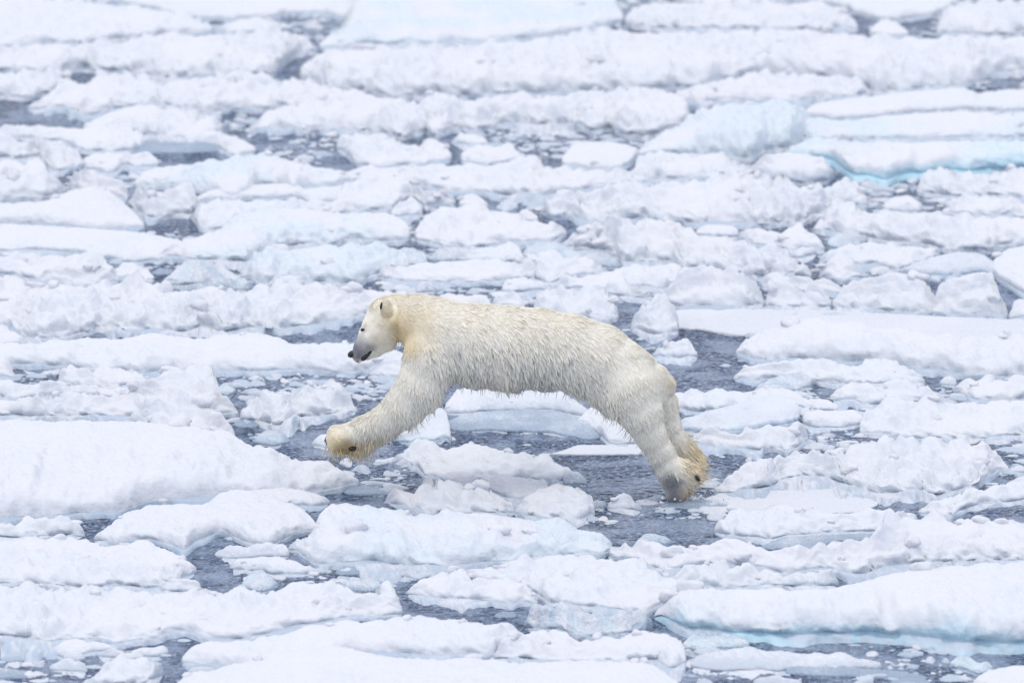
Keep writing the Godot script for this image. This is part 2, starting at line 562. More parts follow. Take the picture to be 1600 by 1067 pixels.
# Distance to tapered capsules joined with a smooth minimum, on a grid, meshed as surface nets.
func nets(bones: Array, cell: float, blend: float) -> Array:
	var lo := Vector3.ONE * 1e9
	var hi := -lo
	for b in bones:
		for k in [0, 4]:
			var r: float = b[k + 3] + 3.0 * cell
			lo = lo.min(Vector3(b[k], b[k + 1], b[k + 2]) - Vector3.ONE * r)
			hi = hi.max(Vector3(b[k], b[k + 1], b[k + 2]) + Vector3.ONE * r)
	var n := Vector3i((hi - lo) / cell) + Vector3i.ONE
	var field := PackedFloat32Array()
	field.resize(n.x * n.y * n.z)
	field.fill(1.0)
	for b in bones:
		var zs: float = b[8]
		var a := Vector3(b[0], b[1], b[2] / zs)
		var ab := Vector3(b[4], b[5], b[6] / zs) - a
		var ra: float = b[3]
		var dr: float = b[7] - ra
		var inv := 1.0 / maxf(ab.length_squared(), 1e-8)
		var most := maxf(ra, b[7]) + blend + 2.0 * cell
		var from := Vector3i((Vector3(minf(b[0], b[4]) - most, minf(b[1], b[5]) - most, minf(b[2], b[6]) - most) - lo) / cell).clamp(Vector3i.ZERO, n - Vector3i.ONE)
		var upto := Vector3i((Vector3(maxf(b[0], b[4]) + most, maxf(b[1], b[5]) + most, maxf(b[2], b[6]) + most) - lo) / cell).clamp(Vector3i.ZERO, n - Vector3i.ONE)
		for z in range(from.z, upto.z + 1):
			var pz := (lo.z + z * cell) / zs
			for y in range(from.y, upto.y + 1):
				var py := lo.y + y * cell
				var at := (z * n.y + y) * n.x
				for x in range(from.x, upto.x + 1):
					var d := Vector3(lo.x + x * cell, py, pz) - a
					var t := clampf(d.dot(ab) * inv, 0.0, 1.0)
					var f := (d - ab * t).length() - ra - dr * t
					var g := field[at + x]
					var h := maxf(blend - absf(f - g), 0.0)
					field[at + x] = minf(f, g) - h * h / (4.0 * blend)
	var points := PackedVector3Array()
	var faces := PackedInt32Array()
	var spot := PackedInt32Array()
	spot.resize(field.size())
	spot.fill(-1)
	var step := [0, 1, n.x, n.x + 1, n.x * n.y, n.x * n.y + 1, n.x * n.y + n.x, n.x * n.y + n.x + 1]
	for z in n.z - 1:
		for y in n.y - 1:
			var at0 := (z * n.y + y) * n.x
			for x in n.x - 1:
				var at := at0 + x
				if absf(field[at]) > 2.2 * cell:
					continue
				var sum := Vector3.ZERO
				var count := 0
				for e in [[0, 1], [2, 3], [4, 5], [6, 7], [0, 2], [1, 3], [4, 6], [5, 7], [0, 4], [1, 5], [2, 6], [3, 7]]:
					var p := field[at + step[e[0]]]
					var q := field[at + step[e[1]]]
					if (p < 0.0) != (q < 0.0):
						var t := p / (p - q)
						var c0 := Vector3(e[0] & 1, (e[0] >> 1) & 1, e[0] >> 2)
						var c1 := Vector3(e[1] & 1, (e[1] >> 1) & 1, e[1] >> 2)
						sum += c0.lerp(c1, t)
						count += 1
				if count:
					spot[at] = points.size()
					points.append(lo + (Vector3(x, y, z) + sum / count) * cell)
	for z in range(1, n.z - 1):
		for y in range(1, n.y - 1):
			for x in range(1, n.x - 1):
				var at := (z * n.y + y) * n.x + x
				if spot[at] < 0:
					continue
				var inside := field[at] < 0.0
				for axis in 3:
					var go: int = [1, n.x, n.x * n.y][axis]
					if inside == (field[at + go] < 0.0):
						continue
					var u: int = [n.x, n.x * n.y, 1][axis]
					var v: int = [n.x * n.y, 1, n.x][axis]
					var q := [spot[at], spot[at - u], spot[at - u - v], spot[at - v]]
					if q.min() < 0:
						continue
					if not inside:
						q.reverse()
					for k in [0, 2, 1, 0, 3, 2]:
						faces.append(q[k])
	return [points, faces]


func normals_of(points: PackedVector3Array, faces: PackedInt32Array) -> PackedVector3Array:
	var normals := PackedVector3Array()
	normals.resize(points.size())
	for f in range(0, faces.size(), 3):
		var n := (points[faces[f + 2]] - points[faces[f]]).cross(points[faces[f + 1]] - points[faces[f]])
		for k in 3:
			normals[faces[f + k]] += n
	for i in normals.size():
		normals[i] = normals[i].normalized()
	return normals


const CREAM := Color(0.97, 0.94, 0.84)
const YELLOW := Color(0.84, 0.69, 0.40)
const OCHRE := Color(0.45, 0.29, 0.11)
const WET_AND_GAP_GREY := Color(0.235, 0.24, 0.262)


func coat_color(p: Vector3, stains: Array) -> Color:
	var c := CREAM
	for s in stains:
		var d: float = Vector2(p.x - s[0], p.y - s[1]).length() / s[2]
		if d < 1.6:
			c = c.lerp([YELLOW, WET_AND_GAP_GREY, OCHRE][s[3]], s[4] *  smoothstep(1.6, 0.3, d))
	return c


func tuft_mesh(bend: float, sway: float) -> ArrayMesh:
	var points := PackedVector3Array()
	var normals := PackedVector3Array()
	var faces := PackedInt32Array()
	for r in [[0.0, 0.75], [0.3, 1.0], [0.62, 0.8], [0.86, 0.42], [1.0, 0.03]]:
		var t: float = r[0]
		var mid := Vector3(sway * t * t, t, 0.14 * t - bend * t * t)
		for k in [[-0.5, 0.0, 1], [0.0, 0.04, 1], [0.5, 0.0, 1], [0.5, -0.004, -1], [-0.5, -0.004, -1]]:
			points.append(mid + Vector3(k[0] * r[1], 0, k[1] * r[1]))
			normals.append(Vector3(k[0] * 0.6 * k[2], 0.1, k[2]).normalized())
	for i in 4:
		for k in [0, 1, 3]:
			var a: int = i * 5 + k
			for v in [a, a + 5, a + 1, a + 5, a + 6, a + 1]:
				faces.append(v)
	var arrays := []
	arrays.resize(Mesh.ARRAY_MAX)
	arrays[Mesh.ARRAY_VERTEX] = points
	arrays[Mesh.ARRAY_NORMAL] = normals
	arrays[Mesh.ARRAY_INDEX] = faces
	var m := ArrayMesh.new()
	m.add_surface_from_arrays(Mesh.PRIMITIVE_TRIANGLES, arrays)
	return m


func part(called: String, mesh: Mesh, material: Material, parent: Node3D, at := Vector3.ZERO, turn := Vector3.ZERO, scaled := Vector3.ONE) -> MeshInstance3D:
	var o := MeshInstance3D.new()
	o.name = called
	o.mesh = mesh
	o.material_override = material
	o.position = at - parent.position
	o.rotation_degrees = turn
	o.scale = scaled
	parent.add_child(o, true)
	return o


func ball(size: int) -> SphereMesh:
	var s := SphereMesh.new()
	s.radius = 0.5
	s.height = 1.0
	s.radial_segments = size
	s.rings = size / 2
	return s


func build_bear(bones: Array, head_bones: Array, coat: Array, stains: Array, spots: Dictionary) -> void:
	var root := Node3D.new()
	root.name = "polar_bear"
	root.position = Vector3(0.2, 0, 4.95)
	root.set_meta("label", "wet cream polar bear stretched out in mid leap over the dark water")
	root.set_meta("category", "polar bear")
	add_child(root)
	var made := [null, null]
	var job := func(k: int) -> void: made[k] = nets(bones, 0.016, 0.05) if k == 0 else nets(head_bones, 0.0065, 0.02)
	var task := WorkerThreadPool.add_group_task(job, 2)
	WorkerThreadPool.wait_for_group_task_completion(task)
	var points := PackedVector3Array(made[0][0])
	var faces := PackedInt32Array(made[0][1])
	var first := points.size()
	points.append_array(made[1][0])
	for f in made[1][1]:
		faces.append(f + first)
	var normals := normals_of(points, faces)
	var tints := PackedColorArray()
	for i in points.size():
		var c := coat_color(points[i], stains)
		tints.append(c if i >= first else c * Color(0.86, 0.86, 0.88))  # body darker than its tufts: shade in the fur gaps is painted in
	var arrays := []
	arrays.resize(Mesh.ARRAY_MAX)
	var local := PackedVector3Array()
	for p in points:
		local.append(p - root.position)
	arrays[Mesh.ARRAY_VERTEX] = local
	arrays[Mesh.ARRAY_NORMAL] = normals
	arrays[Mesh.ARRAY_COLOR] = tints
	arrays[Mesh.ARRAY_INDEX] = faces
	var body_mesh := ArrayMesh.new()
	body_mesh.add_surface_from_arrays(Mesh.PRIMITIVE_TRIANGLES, arrays)
	var hide := StandardMaterial3D.new()
	hide.vertex_color_use_as_albedo = true
	hide.roughness = 0.8
	hide.metallic_specular = 0.2
	part("body", body_mesh, hide, root, root.position)
	# the coat: tufts of wet fur rooted on the body
	random.seed = 12
	var kinds := [tuft_mesh(0.13, 0.08), tuft_mesh(0.15, -0.1), tuft_mesh(0.09, 0.14)]
	var laid := [[], [], []]
	var clump := FastNoiseLite.new()
	clump.seed = 8
	clump.frequency = 16.0
	for f in range(0, faces.size(), 3):
		var a := points[faces[f]]
		var b := points[faces[f + 1]]
		var c := points[faces[f + 2]]
		var area := (b - a).cross(c - a).length() / 2
		var mid := (a + b + c) / 3
		var flow := Vector2.ZERO
		var long := 0.0
		var sum := 0.0
		for s in coat:
			var dx: float = mid.x - s[0]
			var dy: float = mid.y - s[1]
			var q := pow(dx * dx + dy * dy + 0.003, -1.5)
			flow += Vector2(s[2], s[3]) * q
			long += s[4] * q
			sum += q
		flow = flow.normalized()
		long /= sum
		var broad_ := clampf(long * 0.25, 0.004, 0.018)
		if mid.x > 1.12 and mid.y < 0.5:
			broad_ = minf(broad_, 0.0075)
		var number := area / (broad_ * long * 0.19)
		var count := int(number) + (1 if random.randf() < number - int(number) else 0)
		for i in count:
			var u := random.randf()
			var v := random.randf()
			if u + v > 1.0:
				u = 1.0 - u
				v = 1.0 - v
			var p := a + (b - a) * u + (c - a) * v
			var n := (normals[faces[f]] * (1 - u - v) + normals[faces[f + 1]] * u + normals[faces[f + 2]] * v).normalized()
			var way := Vector3(flow.x, flow.y, signf(n.z) * 0.35 * clampf(n.y, 0.0, 1.0))
			way = (way - n * n.dot(way))
			way = way.normalized() if way.length() > 0.05 else (Vector3.DOWN - n * n.dot(Vector3.DOWN)).normalized()
			var swing := 0.35 * clump.get_noise_3d(p.x, p.y, p.z) + random.randfn(0.0, 0.11)
			way = way.rotated(n, swing)
			var long_coat := smoothstep(0.042, 0.062, long)
			var lift := 0.03 + 0.02 * long_coat + 0.045 * smoothstep(0.8, 0.55, p.y) * (1.0 - long_coat) + (0.06 + 0.15 * long_coat) * random.randf() ** 2.5 + 0.05 * clampf(n.y, 0.0, 1.0) + 0.25 * clampf(-n.y, 0.0, 1.0)
			var droop := Vector3.DOWN * clampf(long * 3.5, 0.0, 0.3)
			droop -= n * minf(0.0, n.dot(droop))
			var along_ := (way + n * lift + droop * 0.6).normalized()
			var seen := (n + Vector3(0, 0.3, signf(n.z) * 0.8) * clampf(-n.y, 0.0, 1.0) * 1.3).normalized()
			var side := along_.cross(seen).normalized()
			if side.length() < 0.5:
				continue
			var up := side.cross(along_)
			var clump_of := 1.0 + 0.7 * smoothstep(0.0, 0.45, clump.get_noise_3d(p.x * 0.6 + 9.0, p.y * 0.6, p.z * 0.6)) * random.randf()
			var l := long * random.randf_range(0.6, 1.2) * clump_of
			var wide := broad_ * random.randf_range(0.45, 1.2) * clump_of
			var shade := coat_color(p, stains) * (0.84 + 0.2 * random.randf() ** 0.6)
			if random.randf() < 0.10 * long_coat:
				shade = shade.lerp(WET_AND_GAP_GREY, random.randf_range(0.2, 0.6))  # some tufts in long fur greyed to paint shaded gaps between wet clumps
			var warm := random.randf()
			shade = Color(shade.r * (0.99 + 0.02 * warm), shade.g, shade.b * (1.03 - 0.07 * warm), 1.0)
			laid[random.randi() % 3].append([Transform3D(side * wide, along_ * l, up * l * 0.55, p - n * 0.0015), shade])
	var hair := StandardMaterial3D.new()
	hair.vertex_color_use_as_albedo = true
	hair.roughness = 0.55
	hair.metallic_specular = 0.2
	hair.backlight_enabled = true
	hair.backlight = Color(0.7, 0.68, 0.62)
	# long hairs that hang below belly, elbows, groin and heels
	var strand := tuft_mesh(0.5, 0.35)
	var strands := []
	for tries in 60000:
		if strands.size() >= 560:
			break
		var i := random.randi() % first
		var n := normals[i]
		var heel := points[i].x > 1.12 and points[i].y < 0.45
		if n.y > -0.45 and not (heel and n.x > 0.4) or n.z < -0.4:
			continue
		if not heel and points[i].x > -0.88 and random.randf() > 0.3:
			continue
		var way := (Vector3.DOWN + Vector3(random.randfn(-0.15, 0.35), 0, random.randfn(0.1, 0.25)) + n * 0.4).normalized()
		if heel:
			way = (Vector3(1.0, -0.35, 0) + Vector3(random.randfn(0, 0.3), random.randfn(0, 0.3), random.randfn(0, 0.3))).normalized()
		var side := way.cross(Vector3.BACK).normalized()
		var l := random.randf_range(0.045, 0.11)
		strands.append([Transform3D(side * 0.0045, way * l, side.cross(way) * l * random.randf_range(-0.9, 0.9), points[i] - n * 0.004), coat_color(points[i], stains) * 0.95])
	kinds.append(strand)
	laid.append(strands)
	for k in 4:
		var mm := MultiMesh.new()
		mm.transform_format = MultiMesh.TRANSFORM_3D
		mm.use_colors = true
		mm.mesh = kinds[k]
		mm.instance_count = laid[k].size()
		for i in laid[k].size():
			var t: Transform3D = laid[k][i][0]
			t.origin -= root.position
			mm.set_instance_transform(i, t)
			mm.set_instance_color(i, laid[k][i][1])
		var o := MultiMeshInstance3D.new()
		o.name = "fur"
		o.multimesh = mm
		o.material_override = hair
		o.set_meta("kind", "stuff")
		root.add_child(o, true)
	print("tufts ", laid[0].size() + laid[1].size() + laid[2].size(), " body ", points.size())
	var black := StandardMaterial3D.new()
	black.albedo_color = Color(0.10, 0.10, 0.11)
	black.roughness = 0.4
	var wet_eye := StandardMaterial3D.new()
	wet_eye.albedo_color = Color(0.04, 0.03, 0.03)
	wet_eye.roughness = 0.08
	var pale := StandardMaterial3D.new()
	pale.albedo_color = CREAM.linear_to_srgb()
	pale.roughness = 0.85
	for s in [1, -1]:
		var e: Vector3 = spots.eye
		part("eye", ball(20), wet_eye, root, Vector3(e.x + (0.0 if s > 0 else 0.03), e.y, root.position.z + s * (e.z - root.position.z)), Vector3(0, 0, 20), Vector3(0.027, 0.021, 0.014))
		if s > 0:
			part("inner_ear", ball(20), black, root, spots.ear, Vector3(-10, -30, -8), Vector3(0.016, 0.05, 0.026))
	part("nose", ball(24), black, root, spots.nose, Vector3(0, 0, 30), Vector3(0.06, 0.044, 0.056))
	part("lip", ball(24), black, root, spots.lip, Vector3(0, 0, -60), Vector3(0.03, 0.022, 0.05))
	var slit := CapsuleMesh.new()
	slit.radius = 0.5
	slit.height = 2.0
	var m1: Vector3 = spots.mouth_a
	var m2: Vector3 = spots.mouth_b
	var lean := rad_to_deg(atan2(m2.x - m1.x, -(m2.y - m1.y)))
	part("mouth", slit, black, root, (m1 + m2) / 2, Vector3(0, 0, lean), Vector3(0.04, m1.distance_to(m2) * 0.64, 0.093))
	part("paw_pad", ball(20), black, root, spots.pad, Vector3(0, 0, -10), Vector3(0.065, 0.045, 0.12))
	part("paw_pad", ball(20), black, root, spots.pad_b, Vector3(0, 0, -55), Vector3(0.05, 0.026, 0.05))
	for k in 5:
		var cone := CylinderMesh.new()
		cone.top_radius = 0.001
		cone.bottom_radius = 0.009
		cone.height = 0.045
		cone.radial_segments = 10
		part("claw", cone, black, root, spots.claw + Vector3(-0.046 + 0.006 * absf(k - 2), -0.006 * absf(k - 2), (k - 2) * 0.034), Vector3(0, 0, 150))



func _ready() -> void:
	var camera := Camera3D.new()
	camera.name = "camera"
	camera.position = Vector3(0, 50.0 * sin(deg_to_rad(12.0)), 50.0 * cos(deg_to_rad(12.0)))
	camera.rotation_degrees = Vector3(-12, 0, 0)
	camera.near = 1.0
	camera.far = 8000.0
	var lens := CameraAttributesPhysical.new()
	lens.frustum_focal_length = 241.8
	lens.frustum_focus_distance = 45.2
	lens.frustum_near = 1.0
	lens.frustum_far = 8000.0
	lens.exposure_aperture = 2.2
	camera.attributes = lens
	camera.fov = 2.0 * rad_to_deg(atan(533.5 / (215.0 * 50.0)))
	add_child(camera)
	camera.make_current()
	var sky_material := ProceduralSkyMaterial.new()
	sky_material.sky_top_color = Color(0.925, 0.94, 1.0)
	sky_material.sky_horizon_color = Color(0.80, 0.85, 0.95)
	sky_material.sky_curve = 0.2
	sky_material.ground_bottom_color = Color(0.6, 0.65, 0.75)
	sky_material.ground_horizon_color = Color(0.80, 0.85, 0.95)
	var environment := Environment.new()
	environment.background_mode = Environment.BG_SKY
	environment.sky = Sky.new()
	environment.sky.sky_material = sky_material
	environment.background_energy_multiplier = 1.0
	environment.tonemap_mode = Environment.TONE_MAPPER_LINEAR
	environment.tonemap_exposure = 1.28
	environment.sdfgi_enabled = true
	environment.ssao_enabled = true
	environment.ssil_enabled = true
	var world := WorldEnvironment.new()
	world.name = "world"
	world.environment = environment
	add_child(world)
	var sun := DirectionalLight3D.new()
	sun.name = "sun"
	sun.light_energy = 0.3
	sun.light_color = Color(1.0, 0.97, 0.93)
	sun.light_angular_distance = 20.0
	sun.shadow_enabled = true
	sun.rotation_degrees = Vector3(-74, -30, 0)
	add_child(sun)

	make_materials()
	make_lumps()
	water()
	floes()
	place_floes()
	drift()
	bits()
	bear()


func floes() -> void:
	floe("ice_floe", "far snowy shelf running along the very top of the ice field", "ice floe", "soft", [-3.86, -16.32, .073, -3.07, -16.41, .072, -1.47, -16.33, .071], [-3.77, -15.3, -2.92, -14.41, -2.84, -14.37, -2.76, -14.48, -2.66, -14.26, -2.58, -14.28, -2.5, -14.4, -2.26, -14.48, -2.15, -14.63, -1.76, -14.74, -1.67, -14.6, -1.58, -14.29, -1.49, -14.07, -1.42, -14.05])
	floe("ice_floe", "thick smooth white floe in the far corner with a blunt pointed end", "ice floe", "mounded", [-5.14, -15.06, .102, -4.82, -15.12, .102, -4.51, -15.06, .102, -4.21, -15.08, .102, -3.99, -14.87, .102, -3.74, -14.74, .103, -3.49, -14.55, .103, -3.24, -14.36, .103, -2.98, -14.04, .103, -2.77, -13.85, .064], [-4.98, -12.97, -4.92, -12.86, -4.84, -12.81, -4.04, -13.01, -3.87, -12.96, -3.16, -13.5, -2.75, -13.59])
	floe("ice_floe", "small crumbly floe behind the blunt end of the thick far floe", "ice floe", "lumpy", [-2.72, -13.71, .036, -2.56, -13.94, .079, -2.34, -14.09, .079, -2.18, -13.94, .079, -2.13, -13.84, .066], [-2.72, -13.6, -2.18, -13.6, -2.17, -13.55, -2.11, -13.66])
	floe("ice_fragment", "low bluish fragment between two long far floes", "ice fragment", "blue", [-1.76, -12.92, .07, -1.64, -13.41, .07, -1.5, -13.63, .07, -1.24, -13.92, .07], [-1.74, -12.64, -1.37, -12.86, -1.22, -12.86])
	floe("ice_floe", "long rounded far floe with a wavy grey underside", "ice floe", "mounded", [-4.91, -12.11, .125, -4.6, -12.07, .141, -4.25, -12.11, .155, -3.96, -12.16, .152, -3.8, -12.29, .163, -3.52, -12.24, .182, -3.15, -12.6, .181, -2.87, -12.54, .182, -2.48, -12.6, .182, -2.23, -12.71, .182, -2.02, -12.73, .149, -1.93, -13.03, .13, -1.85, -12.84, .082, -1.76, -12.7, .036], [-4.87, -11.59, -4.82, -11.51, -4.02, -11.46, -3.94, -11.49, -3.81, -11.81, -3.8, -11.71, -3.7, -11.5, -3.62, -11.44, -3.54, -11.47, -3.29, -11.27, -3.12, -11.1, -3, -11.06, -2.73, -11.22, -2.65, -11.14, -2.61, -10.98, -2.57, -11.01, -2.49, -11.13, -2.41, -11.15, -2.33, -11.11, -2.25, -11.15, -2.19, -11.31, -2.18, -11.25, -2.1, -11.37, -2.04, -11.79, -2.02, -12.04, -1.9, -12.55, -1.9, -12.51, -1.82, -12.5, -1.76, -12.55])
	floe("ice_floe", "broad pale blue hummocky floe at the top middle of the ice field", "ice floe", "blue", [-1.66, -13.04, .073, -1.54, -13.86, .116, -1.46, -15.73, .116, -.24, -15.96, .117, .97, -15.72, .118, 1.04, -14.29, .105], [-1.57, -12.76, -1.36, -12.86, -.14, -13.12, .29, -13.36, .71, -13.83, .85, -13.9, 1.04, -13.88])
	floe("ice_floe", "great long far snow slab with square grey cliffs along its front", "ice floe", "mounded", [-1.88, -11.44, .138, -1.71, -11.51, .201, -1.36, -11.43, .254, -1.02, -11.32, .268, -.57, -11.45, .268, -.11, -11.59, .268, .29, -11.87, .268, .6, -12.21, .269, .87, -12.39, .269, 1.15, -12.21, .269, 1.73, -12.14, .27, 2.31, -12.36, .245, 2.88, -12.22, .268, 3.44, -11.86, .269, 3.9, -11.96, .27, 4.61, -12.32, .192, 5.02, -12.34, .189], [-1.81, -10.88, -1.76, -10.84, -1.68, -10.66, -1.56, -10.3, -1.43, -10.42, -1.35, -10.4, -.88, -10.11, -.57, -10.3, -.41, -10.17, .06, -10.34, .29, -10.31, .61, -10.46, 1.15, -10.45, 1.71, -10.66, 2.29, -11.36, 2.78, -11.16, 2.91, -11.04, 3.04, -10.53, 3.12, -10.48, 3.13, -10.39, 3.19, -10.32, 3.92, -10.72, 3.99, -10.7, 4.05, -10.74, 4.09, -10.97, 4.18, -11.19, 4.56, -11.53, 4.96, -11.56])
	floe("ice_floe", "thin snowy strip on the top edge beside the blue hummocks", "ice floe", "soft", [1.53, -16.01, .084, 2.45, -16.09, .085, 3.42, -16.01, .085], [1.54, -15.12, 2.09, -15.14, 2.48, -15.38, 2.86, -15.36, 2.94, -15.31, 3.1, -15.03, 3.18, -15.03, 3.28, -15.23, 3.39, -15.34])
	floe("ice_floe", "low rough far floe under the thin snowy strip", "ice floe", "lumpy", [1.04, -14.43, .118, 1.56, -14.66, .118, 2.04, -14.88, .118, 2.63, -14.66, .118, 2.82, -14.88, .118, 3.15, -14.21, .118, 3.2, -13.85, .07], [1.05, -13.83, 3, -13.73, 3.19, -13.62])
	floe("ice_floe", "flat far floe left of the floating pan in the top corner", "ice floe", "soft", [3.17, -15.55, .084, 3.65, -15.71, .083, 4.13, -15.63, .084, 4.23, -15.35, .055], [3.22, -14.45, 3.6, -14.3, 3.94, -14.52, 4.22, -15.12])
	floe("ice_floe", "fluffy white pan in the far right corner beside dark water", "ice floe", "lumpy", [3.91, -13.81, .093, 3.98, -14.25, .141, 4.19, -14.63, .141, 4.54, -14.63, .141, 5.22, -14.81, .141], [3.94, -13.51, 4.97, -13.4, 5.05, -13.48, 5.13, -13.64])
	floe("ice_fragment", "little heap of slushy ice at the rim of the far right lead", "ice fragment", "lumpy", [3.29, -13.72, .055, 3.41, -14.13, .059, 3.56, -14.06, .059, 3.65, -13.61, .055], [3.29, -13.54, 3.5, -13.42, 3.64, -13.43])
	floe("ice_floe", "lumpy floe at the left border under the wavy long floe", "ice floe", "lumpy", [-4.81, -10.75, .132, -4.51, -10.81, .132, -4.24, -10.81, .132, -4.18, -10.98, .132, -4.1, -10.69, .124, -3.96, -10.86, .132, -3.85, -10.65, .103, -3.81, -10.58, .086, -3.78, -10.36, .018], [-4.76, -10.19, -4.47, -10.23, -4.25, -10.12, -4.17, -10.14, -4.1, -10.25, -4.09, -10.3, -3.87, -10.34, -3.77, -10.3])
	floe("ice_floe", "humped white floe with a tail reaching right toward dark water", "ice floe", "lumpy", [-4.19, -9.77, .036, -3.98, -9.97, .124, -3.71, -10.27, .139, -3.68, -10.6, .139, -3.51, -10.76, .14, -3.26, -10.54, .14, -3.15, -10.41, .14, -3.07, -10.14, .132, -3.04, -9.84, .033], [-4.16, -9.66, -3.8, -9.54, -3.72, -9.41, -3.65, -9.21, -3.62, -9.18, -3.49, -9.49, -3.42, -9.59, -3.12, -9.73, -3.04, -9.73])
	floe("ice_floe", "rough band of ice behind the long rounded pressure block", "ice floe", "lumpy", [-3.17, -10.61, .093, -2.97, -10.59, .093, -2.6, -10.8, .095, -2.5, -11.03, .095, -2.41, -11.14, .095, -2.23, -10.97, .095, -2.11, -10.86, .095, -2.07, -10.73, .05, -1.84, -10.58, .094, -1.77, -10.69, .094, -1.68, -10.4, .077, -1.42, -10.4, .049], [-3.12, -9.77, -2.83, -9.59, -2.77, -9.78, -2.71, -10.16, -2.64, -10.41, -2.57, -10.47, -2.03, -10.58, -2.01, -10.41, -1.93, -10.08, -1.84, -9.98, -1.62, -10.23, -1.54, -10.28, -1.41, -10.25])
	floe("ice_floe", "long rounded block with a bluish shaded flank in the far left third", "ice floe", "mounded", [-2.95, -9.9, .06, -2.85, -9.99, .101, -2.57, -10, .157, -2.5, -10.2, .176, -2.34, -10.23, .175, -2.11, -10.13, .144, -1.83, -10.21, .129, -1.45, -10.17, .089, -1.26, -10.12, .05], [-2.93, -9.67, -2.83, -9.59, -2.81, -9.61, -2.73, -9.52, -2.64, -9.34, -2.63, -9.27, -2.56, -9.34, -2.49, -9.48, -2.42, -9.55, -2.34, -9.56, -2.18, -9.4, -2.11, -9.51, -2.04, -9.67, -2.04, -9.69, -1.63, -9.71, -1.26, -9.92])
	floe("ice_floe", "tongue shaped floe whose narrow tip points left over dark water", "ice floe", "mounded", [-2.25, -8.48, .064, -2.08, -9.04, .114, -1.92, -9.12, .143, -1.48, -9.36, .184, -1.33, -9.62, .184, -1.21, -9.36, .184, -.99, -9.18, .183, -.72, -9.05, .183], [-2.22, -8.23, -2.19, -8.49, -2.12, -8.61, -1.43, -8.46, -1.2, -8.45, -1.13, -8.4, -.97, -8.11, -.9, -8.15, -.82, -8.3, -.71, -8.18])
	floe("ice_floe", "chain of knobbly hummocks along the far lead of dark water", "ice floe", "lumpy", [-.88, -9.23, .162, -.66, -9.43, .184, -.38, -9.14, .184, -.06, -9.37, .171, -.03, -9.45, .185, .27, -9.33, .178, .55, -9.45, .185, 1.16, -9.69, .183, 1.19, -9.88, .183, 1.27, -9.59, .184, 1.52, -9.68, .185], [-.84, -8.74, -.72, -8.36, -.64, -8.25, -.57, -8.34, -.54, -8.57, -.49, -8.65, -.34, -8.44, -.27, -8.51, -.19, -8.73, -.11, -8.86, .57, -8.74, .72, -8.42, .87, -8.74, .87, -8.58, .94, -8.22, 1.02, -8.15, 1.08, -8.22, 1.09, -8.13, 1.17, -8.18, 1.25, -8.38, 1.33, -8.5, 1.49, -8.55])
	floe("ice_floe", "soft snow whaleback beside the far dark lead on the right", "ice floe", "mounded", [1.39, -10.21, .044, 1.45, -10.3, .067, 1.68, -10.3, .124, 1.93, -10.45, .135, 2.17, -10.76, .15, 2.37, -10.65, .15, 2.69, -10.59, .15, 2.98, -10.66, .129, 3.09, -10.58, .094, 3.15, -10.31, .016], [1.41, -10.03, 1.45, -10.03, 1.6, -9.78, 1.68, -9.81, 1.76, -9.9, 2.54, -9.97, 2.62, -9.96, 3.15, -10.25])
	floe("ice_floe", "big pale blue dome of ice right of the middle", "ice floe", "blue", [1.01, -7.38, .046, 1.12, -7.71, .082, 1.29, -7.88, .129, 1.4, -8.02, .174, 1.62, -8.35, .279, 2.06, -8.44, .292, 2.39, -8.64, .271, 2.54, -8.93, .193], [1.02, -7.22, 1.07, -7.37, 1.15, -7.45, 1.74, -7.31, 1.88, -7.11, 1.95, -7.08, 2.02, -7.16, 2.04, -7.29, 2.12, -7.47, 2.19, -7.56, 2.35, -7.63, 2.44, -8.02, 2.51, -8.23])
	floe("ice_floe", "upper sheet of the layered blue floe stack", "ice floe", "soft", [2.52, -9.55, .074, 3.13, -9.93, .074, 3.42, -10.15, .074, 3.81, -10.31, .074, 3.99, -10.42, .074, 4.03, -9.98, .074, 4.28, -10.26, .074, 4.85, -10.31, .074], [2.53, -9.11, 3.04, -9.17, 3.52, -9.45, 3.98, -9.5, 4.75, -9.44, 4.78, -9.46])
	floe("ice_floe", "middle sheet of the layered blue floe stack", "ice floe", "blue", [2.4, -8.5, .102, 2.59, -8.62, .109, 2.88, -8.56, .109, 3.07, -8.72, .109, 3.45, -8.93, .109, 3.82, -8.98, .109, 4.18, -8.88, .109, 4.73, -8.88, .109], [2.39, -8.14, 3.49, -8.11, 3.8, -8.18, 4.68, -8.19])
	floe("ice_floe", "lowest sheet of the layered floe stack with a turquoise foot", "ice floe", "bluefoot", [2.28, -7.43, .075, 2.36, -7.56, .115, 2.65, -7.55, .127, 2.98, -7.08, .203, 3.34, -7.1, .191, 3.71, -7.21, .188, 4.06, -7.2, .18, 4.61, -7.27, .178], [2.28, -7.17, 2.63, -7.1, 2.68, -6.87, 2.74, -6.52, 2.8, -6.28, 2.88, -6.35, 2.95, -6.27, 3.04, -6.07, 3.17, -6.29, 3.25, -6.39, 3.55, -6.57, 3.63, -6.59, 3.63, -6.57, 3.77, -6.5, 3.84, -6.52, 3.84, -6.55, 4.56, -6.64])
	floe("ice_block", "rounded grey block lying before the turquoise foot", "ice block", "greychunk", [1.95, -6.6, .083, 2.07, -6.53, .194, 2.34, -6.64, .193, 2.56, -6.39, .193, 2.64, -6.46, .1], [1.97, -6.51, 2.14, -6.18, 2.34, -6.04, 2.58, -6.13, 2.58, -6.08, 2.64, -6.36])
